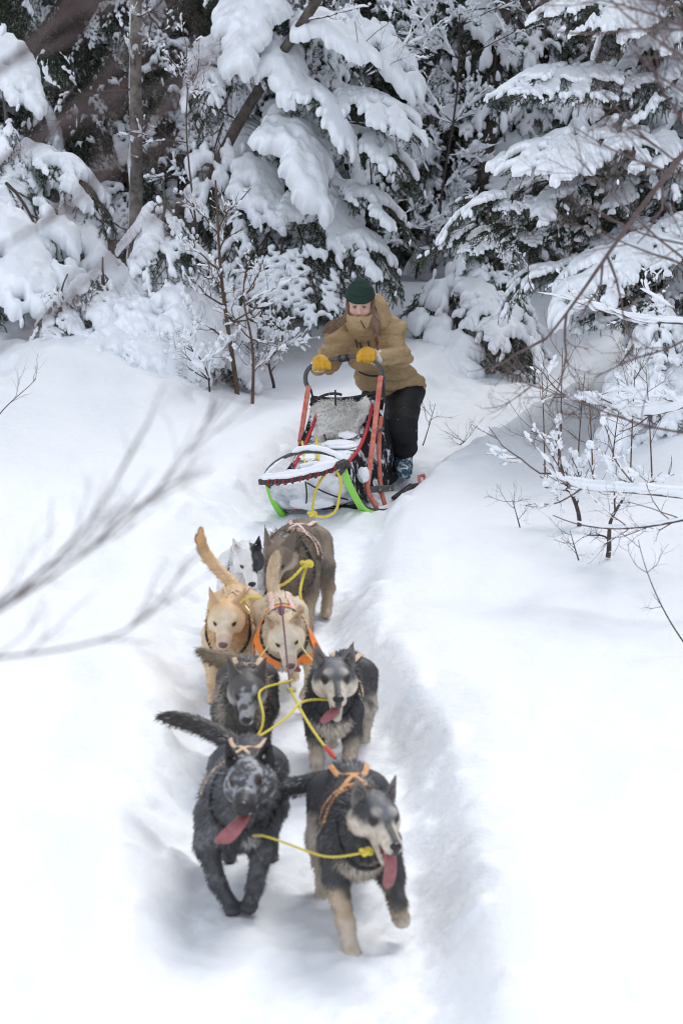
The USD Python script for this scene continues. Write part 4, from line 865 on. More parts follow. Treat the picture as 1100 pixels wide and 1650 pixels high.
# seat back panel, hide, bag
def sheet(rows, n=18, m=18, thick=.012, nz=.0, sc=9, seed=0):
    rows = [spline(r, n) for r in rows]; G = np.stack([spline(np.stack([r[i] for r in rows]), m) if len(rows) > 2 else rows[0][i] + (rows[1][i] - rows[0][i]) * np.linspace(0, 1, m)[:, None] for i in range(n)])
    du = np.gradient(G, axis=0); dv = np.gradient(G, axis=1); N = np.cross(du, dv); N /= np.linalg.norm(N, axis=-1, keepdims=True) + 1e-9
    if N[n // 2, m // 2] @ FWD > 0: N = -N
    if nz: G = G + N * (nz * (meshkit.fbm(G * sc + 30, 3, seed)[..., None] - .3))
    B = G - N * thick; ids = np.arange(n * m).reshape(n, m); a = ids[:-1, :-1].ravel(); b = ids[1:, :-1].ravel(); c = ids[1:, 1:].ravel(); d = ids[:-1, 1:].ravel(); K = n * m
    f = np.stack([a, b, c, d], 1); rim = np.r_[ids[:, 0], ids[-1, 1:], ids[-2::-1, -1], ids[0, -2:0:-1]]; r2 = np.roll(rim, -1)
    return np.vstack([G.reshape(-1, 3), B.reshape(-1, 3)]), np.vstack([f, f[:, ::-1] + K, np.stack([rim, rim + K, r2 + K, r2], 1)]), G, N
v, f, _, _ = sheet([[A(500, 640, 20.36), A(550, 640, 20.36), A(604, 630, 20.28)], [A(502, 690, 20.26), A(550, 692, 20.24), A(602, 684, 20.2)]]); obj('seat_back', (v, f), M['seat_panel'], sl)
obj('seat_rim', join([rod([A(500, 652, 20.3), A(515, 640, 20.28), A(535, 634, 20.28), A(550, 636, 20.26)], .009), rod([A(503, 640, 20.34), A(560, 642, 20.32), A(604, 632, 20.26)], .012)]), M['rubber'], sl, smooth=True)
# bag: right flank, left flank, top cover and front
v, f, _, _ = sheet([[A(600, 640, 20.26), A(590, 690, 20.05), A(575, 730, 19.78), A(558, 748, 19.46)], [A(626, 690, 20.4), A(620, 735, 20.2), A(596, 770, 19.9), A(566, 780, 19.52)], [A(638, 800, 20.45), A(620, 806, 20.2), A(596, 808, 19.9), A(572, 796, 19.56)]], 22, 22, .02, .05, 8, 1)
obj('bag_side', (v, f), M['bag'], sl, smooth=40)
v, f, _, _ = sheet([[A(505, 662, 20.36), A(492, 700, 20.15), A(480, 735, 19.8), A(470, 752, 19.5)], [A(490, 760, 20.4), A(474, 775, 20.1), A(460, 785, 19.8), A(446, 790, 19.55)], [A(495, 822, 20.4), A(485, 828, 20.1), A(468, 832, 19.8), A(450, 820, 19.6)]], 16, 16, .02, .03, 8, 2)
obj('bag_side', (v, f), M['bag'], sl, smooth=40)
v, f, _, _ = sheet([[A(506, 700, 20.2), A(545, 698, 20.18), A(588, 690, 20.1)], [A(488, 728, 19.9), A(530, 722, 19.88), A(576, 722, 19.8)], [A(466, 752, 19.6), A(515, 744, 19.58), A(562, 742, 19.48)], [A(440, 782, 19.42), A(495, 772, 19.36), A(556, 756, 19.36)]], 26, 26, .02, .05, 10, 3)
obj('bag_cover', (v, f), M['bag_top'], sl, smooth=40)
v, f, _, _ = sheet([[A(432, 782, 19.36), A(492, 776, 19.28), A(556, 756, 19.32)], [A(438, 800, 19.42), A(495, 797, 19.36), A(562, 782, 19.42)], [A(455, 822, 19.56), A(510, 818, 19.52), A(572, 806, 19.58)]], 24, 16, .02, .035, 7, 4)
obj('bag_front', (v, f), M['bag_front'], sl, smooth=True)
for q in ([A(510, 668, 20.18), A(497, 703, 19.98), A(483, 732, 19.72), A(474, 750, 19.5)], [A(600, 652, 20.16), A(590, 694, 19.92), A(577, 724, 19.66), A(561, 744, 19.44)]):
    c_ = spline(q, 14); obj('bag_trim', join([bar(a, b, .02, .016) for a, b in zip(c_[:-1], c_[1:])]), M['red_strap'], sl)
obj('bag_strap', join([bar(A(540, 628, 20.22), A(541, 705, 20.08), .012, .006, up=(0, -1, 0)), rod([A(492, 776, 19.24), A(494, 800, 19.3), A(490, 818, 19.42)], .005), rod([A(495, 778, 19.24), A(530, 796, 19.34), A(560, 805, 19.44)], .005), rod([A(522, 700, 20.0), A(526, 712, 19.95), A(520, 690, 20.1)], .006)]), M['rubber'], sl)
for a, b in (((487, 712, 20.0), (491, 748, 19.56)), ((510, 708, 20.0), (512, 742, 19.56))): obj('cover_strap', rod([A(*a), (A(*a) + A(*b)) / 2 + np.array([.0, -.06, .02]), A(*b)], .009), M['rope'], sl, smooth=True)
# heaps of snow on the cover
rng5 = np.random.default_rng(5); heaps = []
def heap(c, r, seed):
    m = trimesh.creation.icosphere(3, 1.0); v = m.vertices * np.asarray(r); v = v * (1 + .5 * (meshkit.fbm(m.vertices * 2.2 + seed, 3, seed)[:, None] - .5)); return v + c, m.faces
for k, (px, py, y, r) in enumerate([(470, 765, 19.44, (.10, .09, .03)), (515, 752, 19.5, (.13, .10, .03)), (548, 716, 19.84, (.11, .10, .025)), (525, 735, 19.7, (.10, .09, .025)), (560, 700, 20.0, (.06, .08, .02)), (497, 738, 19.66, (.06, .07, .02)), (600, 800, 19.84, (.05, .06, .03)), (618, 812, 19.95, (.06, .06, .03)), (585, 765, 19.62, (.04, .06, .05)), (604, 730, 20.0, (.03, .05, .06)), (500, 806, 19.42, (.14, .07, .06))]):
    obj('snow_clump', heap(A(px, py, y), r, k), M['snow'], sl, smooth=True)
obj('under_frame', join([rod([A(480, 815, 19.66), A(520, 822, 19.6), A(585, 810, 19.6)], .012), bar(A(520, 808, 19.6), A(575, 822, 19.6), .03, .03), bar(A(540, 818, 19.62), A(560, 806, 19.62), .02, .03)]), M['rubber'], sl)
obj('red_bracket', bar(A(474, 812, 19.5), A(475, 824, 19.52), .022, .02, up=(0, -1, 0)), M['red_paint'], sl)
# footboards, brake and the red tail
obj('footboard', bar(A(640, 804, 19.88), A(670, 782, 20.12), .09, .02), M['rubber'], sl)
obj('footboard', bar(A(545, 812, 20.4), A(575, 795, 20.85), .09, .02), M['rubber'], sl)
obj('tail_bracket', join([bar(A(674, 766, 20.12), A(678, 790, 20.08), .02, .02, up=(0, -1, 0)), bar(A(682, 764, 20.14), A(688, 785, 20.1), .018, .02, up=(0, -1, 0)), bar(A(673, 768, 20.13), A(684, 765, 20.13), .02, .015), bar(A(676, 790, 20.08), A(689, 785, 20.1), .02, .015)]), M['red_paint'], sl)
# reindeer hide lying in the seat
M['hide'] = coat_mat('hide_fur', .8, .15)
hd_t = thing('reindeer_hide', 'pale cream and brown animal hide lying in the seat of the sled', 'hide')
v, f, G, N = sheet([[A(507, 655, 20.30), A(530, 648, 20.27), A(560, 652, 20.25), A(592, 640, 20.22)], [A(509, 675, 20.20), A(535, 672, 20.12), A(565, 672, 20.12), A(592, 662, 20.14)], [A(512, 692, 20.14), A(535, 694, 20.05), A(560, 694, 20.05), A(578, 686, 20.06)], [A(516, 704, 20.10), A(535, 704, 20.0), A(555, 702, 20.0), A(570, 700, 20.02)]], 30, 24, .015, .03, 9, 6)
def hidecol(P):
    a = meshkit.fbm(P * 8 + 3, 3, 4); C = np.tile((.95, .92, .86), (len(P), 1)); C += (np.array([.55, .45, .33]) - C) * (np.clip((a - .60) * 6, 0, 1) * .6)[:, None]; return C
obj('pelt', (v, f), M['hide'], hd_t, smooth=True, color=hidecol(v))
rngh = np.random.default_rng(77); gi, gj = rngh.integers(0, 30, 7000), rngh.integers(0, 24, 7000); P = G[gi, gj] + rngh.normal(0, .006, (7000, 3)); Nn = N[gi, gj]
fur_mesh('fur', hd_t, M['hide'], P, Nn, Nn * .7 + np.array([0, -.2, -.8]) + rngh.normal(0, .25, P.shape), np.full(7000, .045), .0024, hidecol(P) * rngh.uniform(.88, 1.1, (7000, 1)), rngh)

# ------------------------------------------------------------------ ropes
def rope(label, pts, r, m='rope', n=40, cat='rope', extra=None, group='lines joining the dog team'):
    r = r * .72; p = spline(pts, n) if len(pts) > 2 else spline(pts, 12)
    t = thing('tug_line', label, cat, group=group)
    k = np.arange(len(p)); L = np.linalg.norm(np.diff(p, axis=0), axis=1).sum()
    n3 = int(min(260, max(24, L / (r * .55)))); p3 = spline(p, n3); v, f = tube(p3, r, 9); c3 = np.vstack([np.repeat(p3, 9, 0), p3[:1], p3[-1:]])
    th = np.arange(9) * 2 * math.pi / 9; mod = (1 + .22 * np.cos(3 * th[None] + np.arange(n3)[:, None] * .75)).ravel(); v[:-2] = c3[:-2] + (v[:-2] - c3[:-2]) * mod[:, None]
    obj('rope', (v, f), M[m], t, smooth=True)
    for e in extra or []: e(t)
    return t
def clip_at(a, b, m='red_clip', r=.012): return lambda t: obj('clip', tube(spline([a, (np.asarray(a) + b) / 2, b], 9), np.interp(np.linspace(0, 1, 9), [0, .2, .8, 1], [.4, 1, 1, .5]) * r, 8), M[m], t, smooth=True)
def knot_at(c, r, m='rope', seed=1):
    def f(t):
        k = np.linspace(0, 2 * math.pi, 60); p = np.stack([(np.sin(k) + 2 * np.sin(2 * k)), (np.cos(k) - 2 * np.cos(2 * k)), -np.sin(3 * k)], 1) * r / 3
        obj('knot', tube(p + c, r * .33, 7, caps=False), M[m], t, smooth=True)
    return f
rope('yellow neckline running between the collars of the two leading dogs', [A(414, 1345, 12.36), A(440, 1352, 12.28), A(500, 1374, 12.15), A(545, 1381, 12.0), A(588, 1374, 11.97)], .0065, extra=[knot_at(A(590, 1373, 11.96), .024), clip_at(A(406, 1347, 12.36), A(424, 1346, 12.33), 'brass', .010)])
rope('yellow tug line with a red end running from the junction to the right leader', [A(468, 1112, 14.2), A(497, 1166, 13.6), A(527, 1208, 13.05)], .008, 'rope', extra=[clip_at(A(523, 1203, 13.1), A(540, 1222, 12.95))])
rope('yellow tug line with an orange end running from the junction to the black leader', [A(530, 1128, 14.05), A(500, 1128, 14.0), A(470, 1148, 13.75), A(436, 1175, 13.5), A(408, 1192, 13.3)], .0075, 'rope', extra=[clip_at(A(420, 1186, 13.4), A(400, 1198, 13.25))])
rope('dark gangline running down the middle from between the cream dogs', [A(450, 965, 15.4), A(456, 1000, 15.0), A(462, 1060, 14.7), A(470, 1112, 14.2)], .006, 'line_purple', extra=[knot_at(A(469, 1112, 14.2), .020, 'rope_pale'), clip_at(A(452, 978, 15.2), A(454, 990, 15.1), 'line_purple', .016)])
rope('yellow line hanging over the shoulder of the grizzled dog to the gangline', [A(412, 1190, 13.75), A(424, 1160, 13.7), A(421, 1112, 14.0), A(440, 1104, 14.1), A(470, 1096, 14.3)], .0075, 'rope')
rope('pale tug line with a red clip hanging before the yellow dog', [A(440, 1030, 15.0), A(424, 1052, 14.9), A(408, 1072, 14.8)], .005, 'rope_pale', extra=[clip_at(A(410, 1070, 14.8), A(399, 1082, 14.75), r=.014)])
rope('pale tug line running from the cream dog back to the smiling dog', [A(480, 1030, 15.1), A(490, 1048, 14.95), A(508, 1068, 14.75)], .005, 'rope_pale')
rope('yellow rope looped and knotted beside the grey-brown dog', [A(440, 948, 15.95), A(465, 936, 15.95), A(482, 920, 16.0), A(494, 908, 16.1), A(488, 930, 16.0), A(488, 970, 15.9)], .010, 'rope', extra=[knot_at(A(494, 909, 16.05), .030)])
rope('yellow line between the collars of the yellow and the cream dog', [A(388, 972, 15.3), A(400, 963, 15.25), A(420, 964, 15.2)], .007, 'rope', extra=[clip_at(A(392, 975, 15.3), A(404, 990, 15.25), 'brass', .010)])
rope('thick yellow bridle rope hanging in a loop under the front bow of the sled', [A(502, 832, 19.0), A(506, 800, 19.12), A(522, 766, 19.18), A(536, 756, 19.2), A(546, 766, 19.18), A(547, 795, 19.1), A(538, 826, 19.0), A(520, 833, 18.95), A(500, 828, 18.95)], .011, 'rope', n=60, extra=[knot_at(A(503, 828, 18.95), .026)])

# ------------------------------------------------------------------ the musher
M['jacket'] = usdkit.material(stage, '/World/Looks/tan_jacket', {
    'g': ('geometry', {}), 'n': ('noise_texture', {'scale': 7.0, 'detail': 4.0}), 'r': ('rgb_ramp', {'ramp': [(.3, (.33, .225, .115)), (.7, (.43, .30, .16))]}),
    'n2': ('noise_texture', {'scale': 26.0, 'detail': 3.0, 'roughness': .6, 'distortion': .8}), 'b': ('bump', {'strength': .55, 'distance': .03}), 'p': ('principled_bsdf', {'roughness': .75, 'specular_ior_level': .3})},
    [('g.position', 'n.vector'), ('n.fac', 'r.fac'), ('r.color', 'p.base_color'), ('g.position', 'n2.vector'), ('n2.fac', 'b.height'), ('b.normal', 'p.normal')], surface='p.BSDF')
M['trousers'] = snowy('black_trousers', (.013, .013, .015), .66, 11, .03)
M['boot'] = snowy('teal_boots', (.035, .10, .14), .55, 30, .05)
M['glove'] = mat('yellow_glove', (.66, .36, .02), .65, col2=(.52, .26, .015), scale=30, bump=.5, bscale=70)
M['cuff'] = mat('pale_cuff', (.62, .58, .54), .9, bump=.6, bscale=90)
M['beanie'] = mat('green_knit', (.008, .027, .018), .95, col2=(.013, .042, .028), scale=120, bump=.9, bscale=140)
M['skin'] = coat_mat('skin', .5, .35)
M['hair'] = coat_mat('brown_hair', .5, .4)
M['zip'] = mat('dark_zip', (.03, .025, .025), .5); M['zip_red'] = mat('rust_zip', (.16, .045, .02), .6)
pr = thing('person', 'person in a tan jacket, green knit cap and yellow gloves standing behind the sled', 'person')
def sdf_mesh(S, h, ts=4, wob=None):
    lo, hi = S.bounds(); V, F = surface_nets(S, lo, hi, h); V = taubin(V, F, .4, .42, ts)
    if wob is not None: V = V + vnormals(V, F) * wob(V)[:, None]
    return V, F
head = A(580, 491, 20.50); neck = A(590, 528, 20.62)
chestc = A(598, 560, 20.68); hipc = A(634, 628, 20.92)
shL, shR = A(550, 540, 20.62), A(629, 533, 20.66)       # the person's right and left shoulder, as seen left and right in the photograph
elL, elR = A(530, 582, 20.62), A(641, 576, 20.54)
wrL, wrR = A(511, 590, 20.42), A(610, 576, 20.36)
fL, fR = (A(517, 587, 20.385), A(591, 574, 20.30))
knee1, ank1, toe1 = A(646, 690, 20.42), A(650, 724, 20.44), A(652, 766, 20.16)
knee2, ank2, toe2 = A(600, 700, 20.86), A(585, 758, 21.0), A(578, 790, 20.85)
hip1, hip2 = A(650, 632, 20.90), A(612, 636, 20.98)
Rf = frame(np.array([-.06, -1, -.12]))                   # face frame: x out of the face, y to the viewer's right... z up
if Rf[2, 2] < 0: Rf = -Rf
hq = lambda v: head + Rf @ np.asarray(v, float)
S = Shape()
S.ell('head', hq((-.010, 0, .02)), (.098, .077, .108), .02, Rf); S.ell('head', hq((.035, 0, -.055)), (.058, .056, .062), .03, Rf)
for y in (-1, 1):
    S.ell('head', hq((.052, y * .038, -.022)), (.030, .026, .024), .02, Rf); S.ell('head', hq((-.005, y * .078, -.012)), (.018, .008, .030), .006, Rf)
S.cone('head', hq((.083, 0, .015)), hq((.106, 0, -.022)), .010, .015, .012); S.ell('head', hq((.078, 0, -.062)), (.016, .024, .010), .01, Rf)
for y in (-1, 1):
    a_ = hq((.099, y * .030, .012)); S.cut(lambda p, a_=a_: ell(p, a_, (.014, .017, .010), Rf), a_ - .03, a_ + .03, .012)
S.cone('body', head + np.array([0, .02, -.06]), neck, .058, .062, .03)
S.chain('body', [neck, chestc, hipc], [.08, .135, .135], .05)
for sh, el, wr, fi in ((shL, elL, wrL, fL), (shR, elR, wrR, fR)): S.chain('body', [chestc + (sh - chestc) * .5, sh, el, wr, fi], [.08, .06, .042, .03, .03], .03)
for hi_, kn, an, to in ((hip1, knee1, ank1, toe1), (hip2, knee2, ank2, toe2)): S.chain('body', [hi_, kn, an, an + np.array([0, .04, -.11]), to + np.array([0, .04, .025])], [.085, .058, .042, .035, .025], .03)
V, F = sdf_mesh(S, .008, 3)
Q = (V - head) @ Rf; C = np.tile((.58, .38, .295), (len(V), 1)).astype(float)
for y in (-1, 1): mixc(C, .55 * sm(.045, .012, np.linalg.norm(Q - np.array([.075, y * .040, -.022]), axis=1)), (.58, .26, .21))
mixc(C, .5 * sm(.026, .008, np.linalg.norm(Q - np.array([.112, 0, -.02]), axis=1)), (.62, .25, .21))
mixc(C, sm(.020, .010, np.hypot((Q[:, 2] + .062) * 1.6, Q[:, 1] * .7)) * (Q[:, 0] > .05), (.45, .16, .15))
for y in (-1, 1): mixc(C, .8 * sm(.007, .003, np.abs(Q[:, 2] - .034 + .2 * np.abs(np.abs(Q[:, 1]) - .03))) * sm(.055, .045, np.abs(Q[:, 1])) * sm(.010, .016, np.abs(Q[:, 1])) * (Q[:, 0] > .05), (.20, .12, .075))
obj('body', (V, F), M['skin'], pr, smooth=True, color=C)
M['eye_white'] = mat('eye_white', (.34, .32, .31), .3); M['iris'] = mat('iris', (.05, .055, .06), .1)
for y in (-1, 1):
    e = trimesh.creation.icosphere(2, .0095); e.apply_translation(hq((.0815, y * .030, .010))); obj('eye', e, M['eye_white'], pr, smooth=True)
    e = trimesh.creation.icosphere(2, .0060); e.apply_translation(hq((.0868, y * .030, .009))); obj('iris', e, M['iris'], pr, smooth=True)
    lid = tube([hq((.0885 - abs(k) * .006, y * .030 + k * .014, .0155 - abs(k) * .004)) for k in np.linspace(-1, 1, 7)], .0026, 5); obj('eyelid', lid, M['zip'], pr)
# jacket
S = Shape()
S.chain('torso', [neck + np.array([0, .02, -.05]), chestc, A(612, 595, 20.78), hipc + np.array([0, 0, .03])], [.112, .160, .160, .172], .06)
S.cone('torso', hipc + np.array([-.05, 0, .03]), hipc + np.array([.06, 0, .0]), .138, .148, .05)
S.cone('torso', A(602, 600, 20.74), A(592, 634, 20.78), .11, .06, .05)
for sh, el, wr in ((shL, elL, wrL), (shR, elR, wrR)): S.chain('sleeve', [chestc + (sh - chestc) * .45 + np.array([0, 0, .03]), sh, el, wr], [.12, .098, .080, .056], .04)
def hem(p): return (A(630, 632, 20.8)[2] + .06 * (p[:, 0] - hipc[0]) * -2.0 + .015 * np.sin(p[:, 0] * 40)) - p[:, 2]
cb = hipc + np.array([0, 0, -.25]); S.cut(lambda p: -hem(p) if False else -(hem(p)), cb - .5, cb + np.array([.5, .5, .45]), .02)
S.cuts[-1] = (lambda p: -hem(p), cb - .6, cb + np.array([.6, .6, .33]), .02)
def wrinkle(p):
    w = meshkit.fbm(p * np.array([9, 9, 16]) + 4, 3, 9) - .5; fold = np.sin((p[:, 0] * 14 + p[:, 2] * 38) + 6 * meshkit.fbm(p * 5, 2, 3)) * .0055
    return .045 * w + fold - .010 * np.abs(np.sin(p[:, 2] * 46 + 3 * meshkit.fbm(p * 4, 2, 12))) ** 6
V, F = sdf_mesh(S, .010, 3, wrinkle); jk = obj('jacket', (V, F), M['jacket'], pr, smooth=True); SJ = S
S = Shape(); S.cone('c', neck + np.array([0, .01, -.02]), head + np.array([.0, -.016, -.084]), .120, .100, .02)
a_ = head + np.array([0, -.02, -.02]); S.cut(lambda p: cone(p, a_ + np.array([0, -.0, .12]), a_ + np.array([0, 0, -.05]), .092, .084), a_ - .2, a_ + .2, .01)
V, F = sdf_mesh(S, .007, 2, lambda p: .012 * (meshkit.fbm(p * 22, 2, 8) - .5)); obj('collar', (V, F), M['jacket'], pr, smooth=True)
S = Shape(); hc = head + np.array([.075, .11, -.055]); S.ell('h', hc, (.115, .10, .115), .03); S.cone('h', hc + np.array([-.12, .02, -.07]), hc + np.array([.05, -.02, -.06]), .065, .07, .04)
V, F = sdf_mesh(S, .009, 3, lambda p: .03 * (meshkit.fbm(p * 14, 3, 18) - .5)); obj('hood', (V, F), M['jacket'], pr, smooth=True)
ZN = lambda pts, w, m='zip', nm='zip': obj(nm, strap_line(SJ, pts, w, 16, d=(0, 1, 0), start=.4), M[m], pr)
ZN([A(586, 524, 20.6), A(592, 545, 20.6), A(597, 562, 20.6)], .012); ZN([A(572, 540, 20.6), A(576, 556, 20.6)], .010, nm='pocket_zip'); ZN([A(579, 548, 20.6), A(584, 560, 20.6)], .012, nm='pocket_zip'); ZN([A(605, 539, 20.6), A(608, 552, 20.6)], .016, 'zip_red', 'pocket_zip')
obj('collar_zip', tube(spline([A(581, 516, 20.385), A(584, 522, 20.385), A(588, 529, 20.40)], 8), .0035, 6), M['zip'], pr)
ZN([A(578, 597, 20.6), A(592, 603, 20.6), A(612, 603, 20.6)], .010, nm='pocket_flap')
# trousers, boots
S = Shape(); S.chain('t', [hipc + np.array([.02, 0, -.02]), hip1, knee1, ank1 + np.array([0, 0, .02])], [.13, .125, .100, .092], .05); S.chain('t', [hipc, hip2, knee2, ank2], [.13, .115, .09, .075], .05)
V, F = sdf_mesh(S, .011, 3, lambda p: .03 * (meshkit.fbm(p * np.array([9, 9, 14]), 3, 28) - .5)); obj('trousers', (V, F), M['trousers'], pr, smooth=True)
for an, to in ((ank1, toe1), (ank2, toe2)):
    S = Shape(); heel = an + np.array([.0, .03, -.13]); S.cone('b', an + np.array([0, 0, .09]), an + np.array([0, 0, -.10]), .066, .058, .03); S.cone('b', heel + np.array([0, 0, .01]), to + np.array([0, 0, .02]), .05, .048, .03)
    V, F = sdf_mesh(S, .009, 2, lambda p: .012 * (meshkit.fbm(p * 30, 2, 5) - .5)); obj('boot', (V, F), M['boot'], pr, smooth=True)
# gloves closed on the handlebar: palm, four fingers and a thumb each
for side, g, wr in ((-1, fL, wrL), (1, fR, wrR)):
    S = Shape(); axis = np.array([1.0, -.1, .10 if side < 0 else .02]); axis /= np.linalg.norm(axis); o = np.array([0, -1.0, 0]); u = np.cross(axis, o); u /= np.linalg.norm(u); u = u if u[2] > 0 else -u
    S.ell('p', g + u * .026 + np.array([0, .008, 0]), (.052, .040, .026), .015)
    S.cone('p', wr, g + u * .022 + np.array([0, .015, 0]), .036, .034, .03)
    for k, (L, r) in enumerate(((.98, .0135), (1.06, .014), (1.0, .0135), (.84, .012))):
        c = g + axis * ((k - 1.5) * .0255) * -side
        ang = [math.radians(q) for q in (75, 30, -20, -62)]; pts = [c + (u * math.sin(a) * .034 + o * math.cos(a) * .034 * (1 if i else .8)) * (L if i > 1 else 1) for i, a in enumerate(ang)]
        S.chain('f', pts, [r * 1.15, r * 1.12, r * 1.02, r * .9], .004)
    c = g - axis * .050 * -side * -1
    tb = g + axis * (.046 * (1 if side < 0 else -1)); S.chain('t', [tb + u * .018, tb + u * .006 + o * .024 + axis * (.006 * -side), tb - u * .022 + o * .030 + axis * (.010 * -side)], [.0165, .0155, .0125], .008)
    V, F = sdf_mesh(S, .0045, 2); obj('glove', (V, F), M['glove'], pr, smooth=True)
    d = wr - g; d /= np.linalg.norm(d); obj('cuff', tube([wr - d * .050, wr - d * .040, wr - d * .018, wr - d * .004], [.040, .052, .058, .052], 14), M['cuff'], pr, smooth=True)
# cap
S = Shape(); S.ell('c', hq((-.018, 0, .066)), (.108, .090, .084), .02, Rf); S.cone('c', hq((-.02, 0, .11)), hq((-.025, 0, .125)), .055, .035, .05)
a_ = hq((0, 0, .052)); nrm = Rf @ np.array([.22, 0, 1.0]); nrm /= np.linalg.norm(nrm); S.cut(lambda p: (p - a_) @ nrm, a_ - .3, a_ + .3, .006)
def rib(p):
    q = (p - head) @ Rf; return .0016 * np.sin(np.arctan2(q[:, 1], q[:, 0]) * 46) + .004 * (meshkit.fbm(p * 40, 2, 2) - .5)
V, F = sdf_mesh(S, .0055, 2, rib); obj('cap', (V, F), M['beanie'], pr, smooth=True)
S2 = Shape(); S2.ell('c', hq((-.016, 0, .048)), (.116, .097, .098), .02, Rf)
S2.cut(lambda p: (p - a_) @ nrm - .0, a_ - .3, a_ + .3, .004); S2.cut(lambda p: -((p - a_) @ nrm - .048), a_ - .3, a_ + .3, .008)
V, F = sdf_mesh(S2, .0055, 2, rib); obj('cap_cuff', (V, F), M['beanie'], pr, smooth=True)
# long hair blown to the side
rng = np.random.default_rng(31); parts, cols = [], []
for k in range(230):
    s_ = -1 if rng.random() < .6 else 1
    a0 = hq((rng.uniform(-.05, .03), s_ * rng.uniform(.070, .090), rng.uniform(-.01, .035)))
    if s_ < 0:
        w = rng.uniform(0, 1) ** 1.3
        p = [a0, A(557 - 4 * w, 512 + rng.normal(0, 2), 20.44), A(548 - 12 * w + rng.normal(0, 1.5), 522 + rng.normal(0, 3), 20.43), A(540 - 18 * w + rng.normal(0, 2), 531 + 6 * w * rng.uniform(.4, 1.4) + rng.normal(0, 2), 20.42)]
        if w > .75: p[-1] = p[-1] + np.array([-.03, 0, -.02]) * rng.random()
    else:
        p = [a0, A(600 + rng.normal(0, 3), 506, 20.44), A(606 + rng.normal(0, 3.5), 522, 20.40), A(607 + rng.normal(0, 5), 534 + rng.uniform(-4, 10), 20.40)]
    q = spline(p, 9); v, f = tube(q, np.interp(np.linspace(0, 1, 9), [0, .5, 1], [.0042, .0036, .0008]), 4, caps=False); parts.append((v, f)); b = rng.uniform(.6, 1.3); cols.append(np.tile(np.array([.20, .125, .075]) * b, (len(v), 1)))
obj('hair', join(parts), M['hair'], pr, smooth=True, color=np.vstack(cols))
# ------------------------------------------------------------------ bare trunks, saplings, shrubs and the branches near the lens
def grow(p, d, L, r, depth, rng, out, tropism=.15, wander=.16, kids=(4, 7), ratio=.55, angle=(25, 55), seg=7):
    d = np.asarray(d, float); d /= np.linalg.norm(d); pts = [np.asarray(p, float)]
    for i in range(seg):
        d = d + np.array([rng.gauss(0, wander), rng.gauss(0, wander), rng.gauss(0, wander) + tropism * .3]); d /= np.linalg.norm(d); pts.append(pts[-1] + d * L / seg)
    pts = np.array(pts); out.append((depth, pts, np.linspace(r, r * .4, seg + 1)))
    if depth == 0: return
    for _ in range(rng.randint(*kids)):
        u = rng.uniform(.18, .97); k = min(int(u * seg), seg - 1); q = pts[k] + (pts[k + 1] - pts[k]) * (u * seg - k); t = pts[k + 1] - pts[k]; t /= np.linalg.norm(t)
        s = np.array([rng.gauss(0, 1) for _ in range(3)]); s -= t * (s @ t); s /= np.linalg.norm(s); a = math.radians(rng.uniform(*angle))
        grow(q, t * math.cos(a) + s * math.sin(a), L * ratio * rng.uniform(.6, 1.15) * (1 - .35 * u), r * .52 * (1 - .4 * u), depth - 1, rng, out, tropism, wander, kids, ratio, angle, seg)
def snow_on(pts, r, rng, n=14, flat=.75):
    p = spline(pts, n); k = rng.random() * 50; nz = meshkit.fbm(p * 14 + k, 2, 3)
    nz = .5 * nz + .5 * meshkit.fbm(p * 45 + k, 2, 5); rr = r * np.clip((nz - .40) * 4.5, .06, 1.3) * np.minimum(1, np.minimum(np.arange(n), np.arange(n)[::-1]) / 2 + .1)
    v, f = tube(p + np.array([0, 0, 1]) * rr[:, None] * .7, rr, 7); return v, f
def woody(name, label, cat, base, out, mat_, snow_r=0.0, snow_p=.5, rng=None, main=2, group=None):
    t = thing(name, label, cat, base, group=group); b = np.asarray(base); stems, twigs, sn = [], [], []
    md = max(o[0] for o in out)
    for dep, pts, rad in out:
        g = tube(pts - b, rad, 7 if dep == md else (5 if dep else 4))
        if dep == md: obj('stem', g, M[mat_], t, smooth=True)
        else: twigs.append((dep, g))
        if snow_r and rng.random() < snow_p:
            hz = np.linalg.norm((pts[-1] - pts[0])[:2]) / (np.linalg.norm(pts[-1] - pts[0]) + 1e-6)
            if hz > .35: sn.append(snow_on(pts - b, snow_r * (1.0 if dep else .7) * rng.uniform(.5, 1.3), rng))
    br = [g for d_, g in twigs if d_ == md - 1]
    for g in br[:40]: obj('branch', g, M[mat_], t, smooth=True)
    rest = [g for d_, g in twigs if d_ != md - 1] + br[40:]
    if rest: tag(obj('twigs', join(rest), M[mat_], t), kind='stuff')
    if sn: tag(obj('snow', join(sn), M['snow'], t, smooth=True), kind='stuff')
    return t
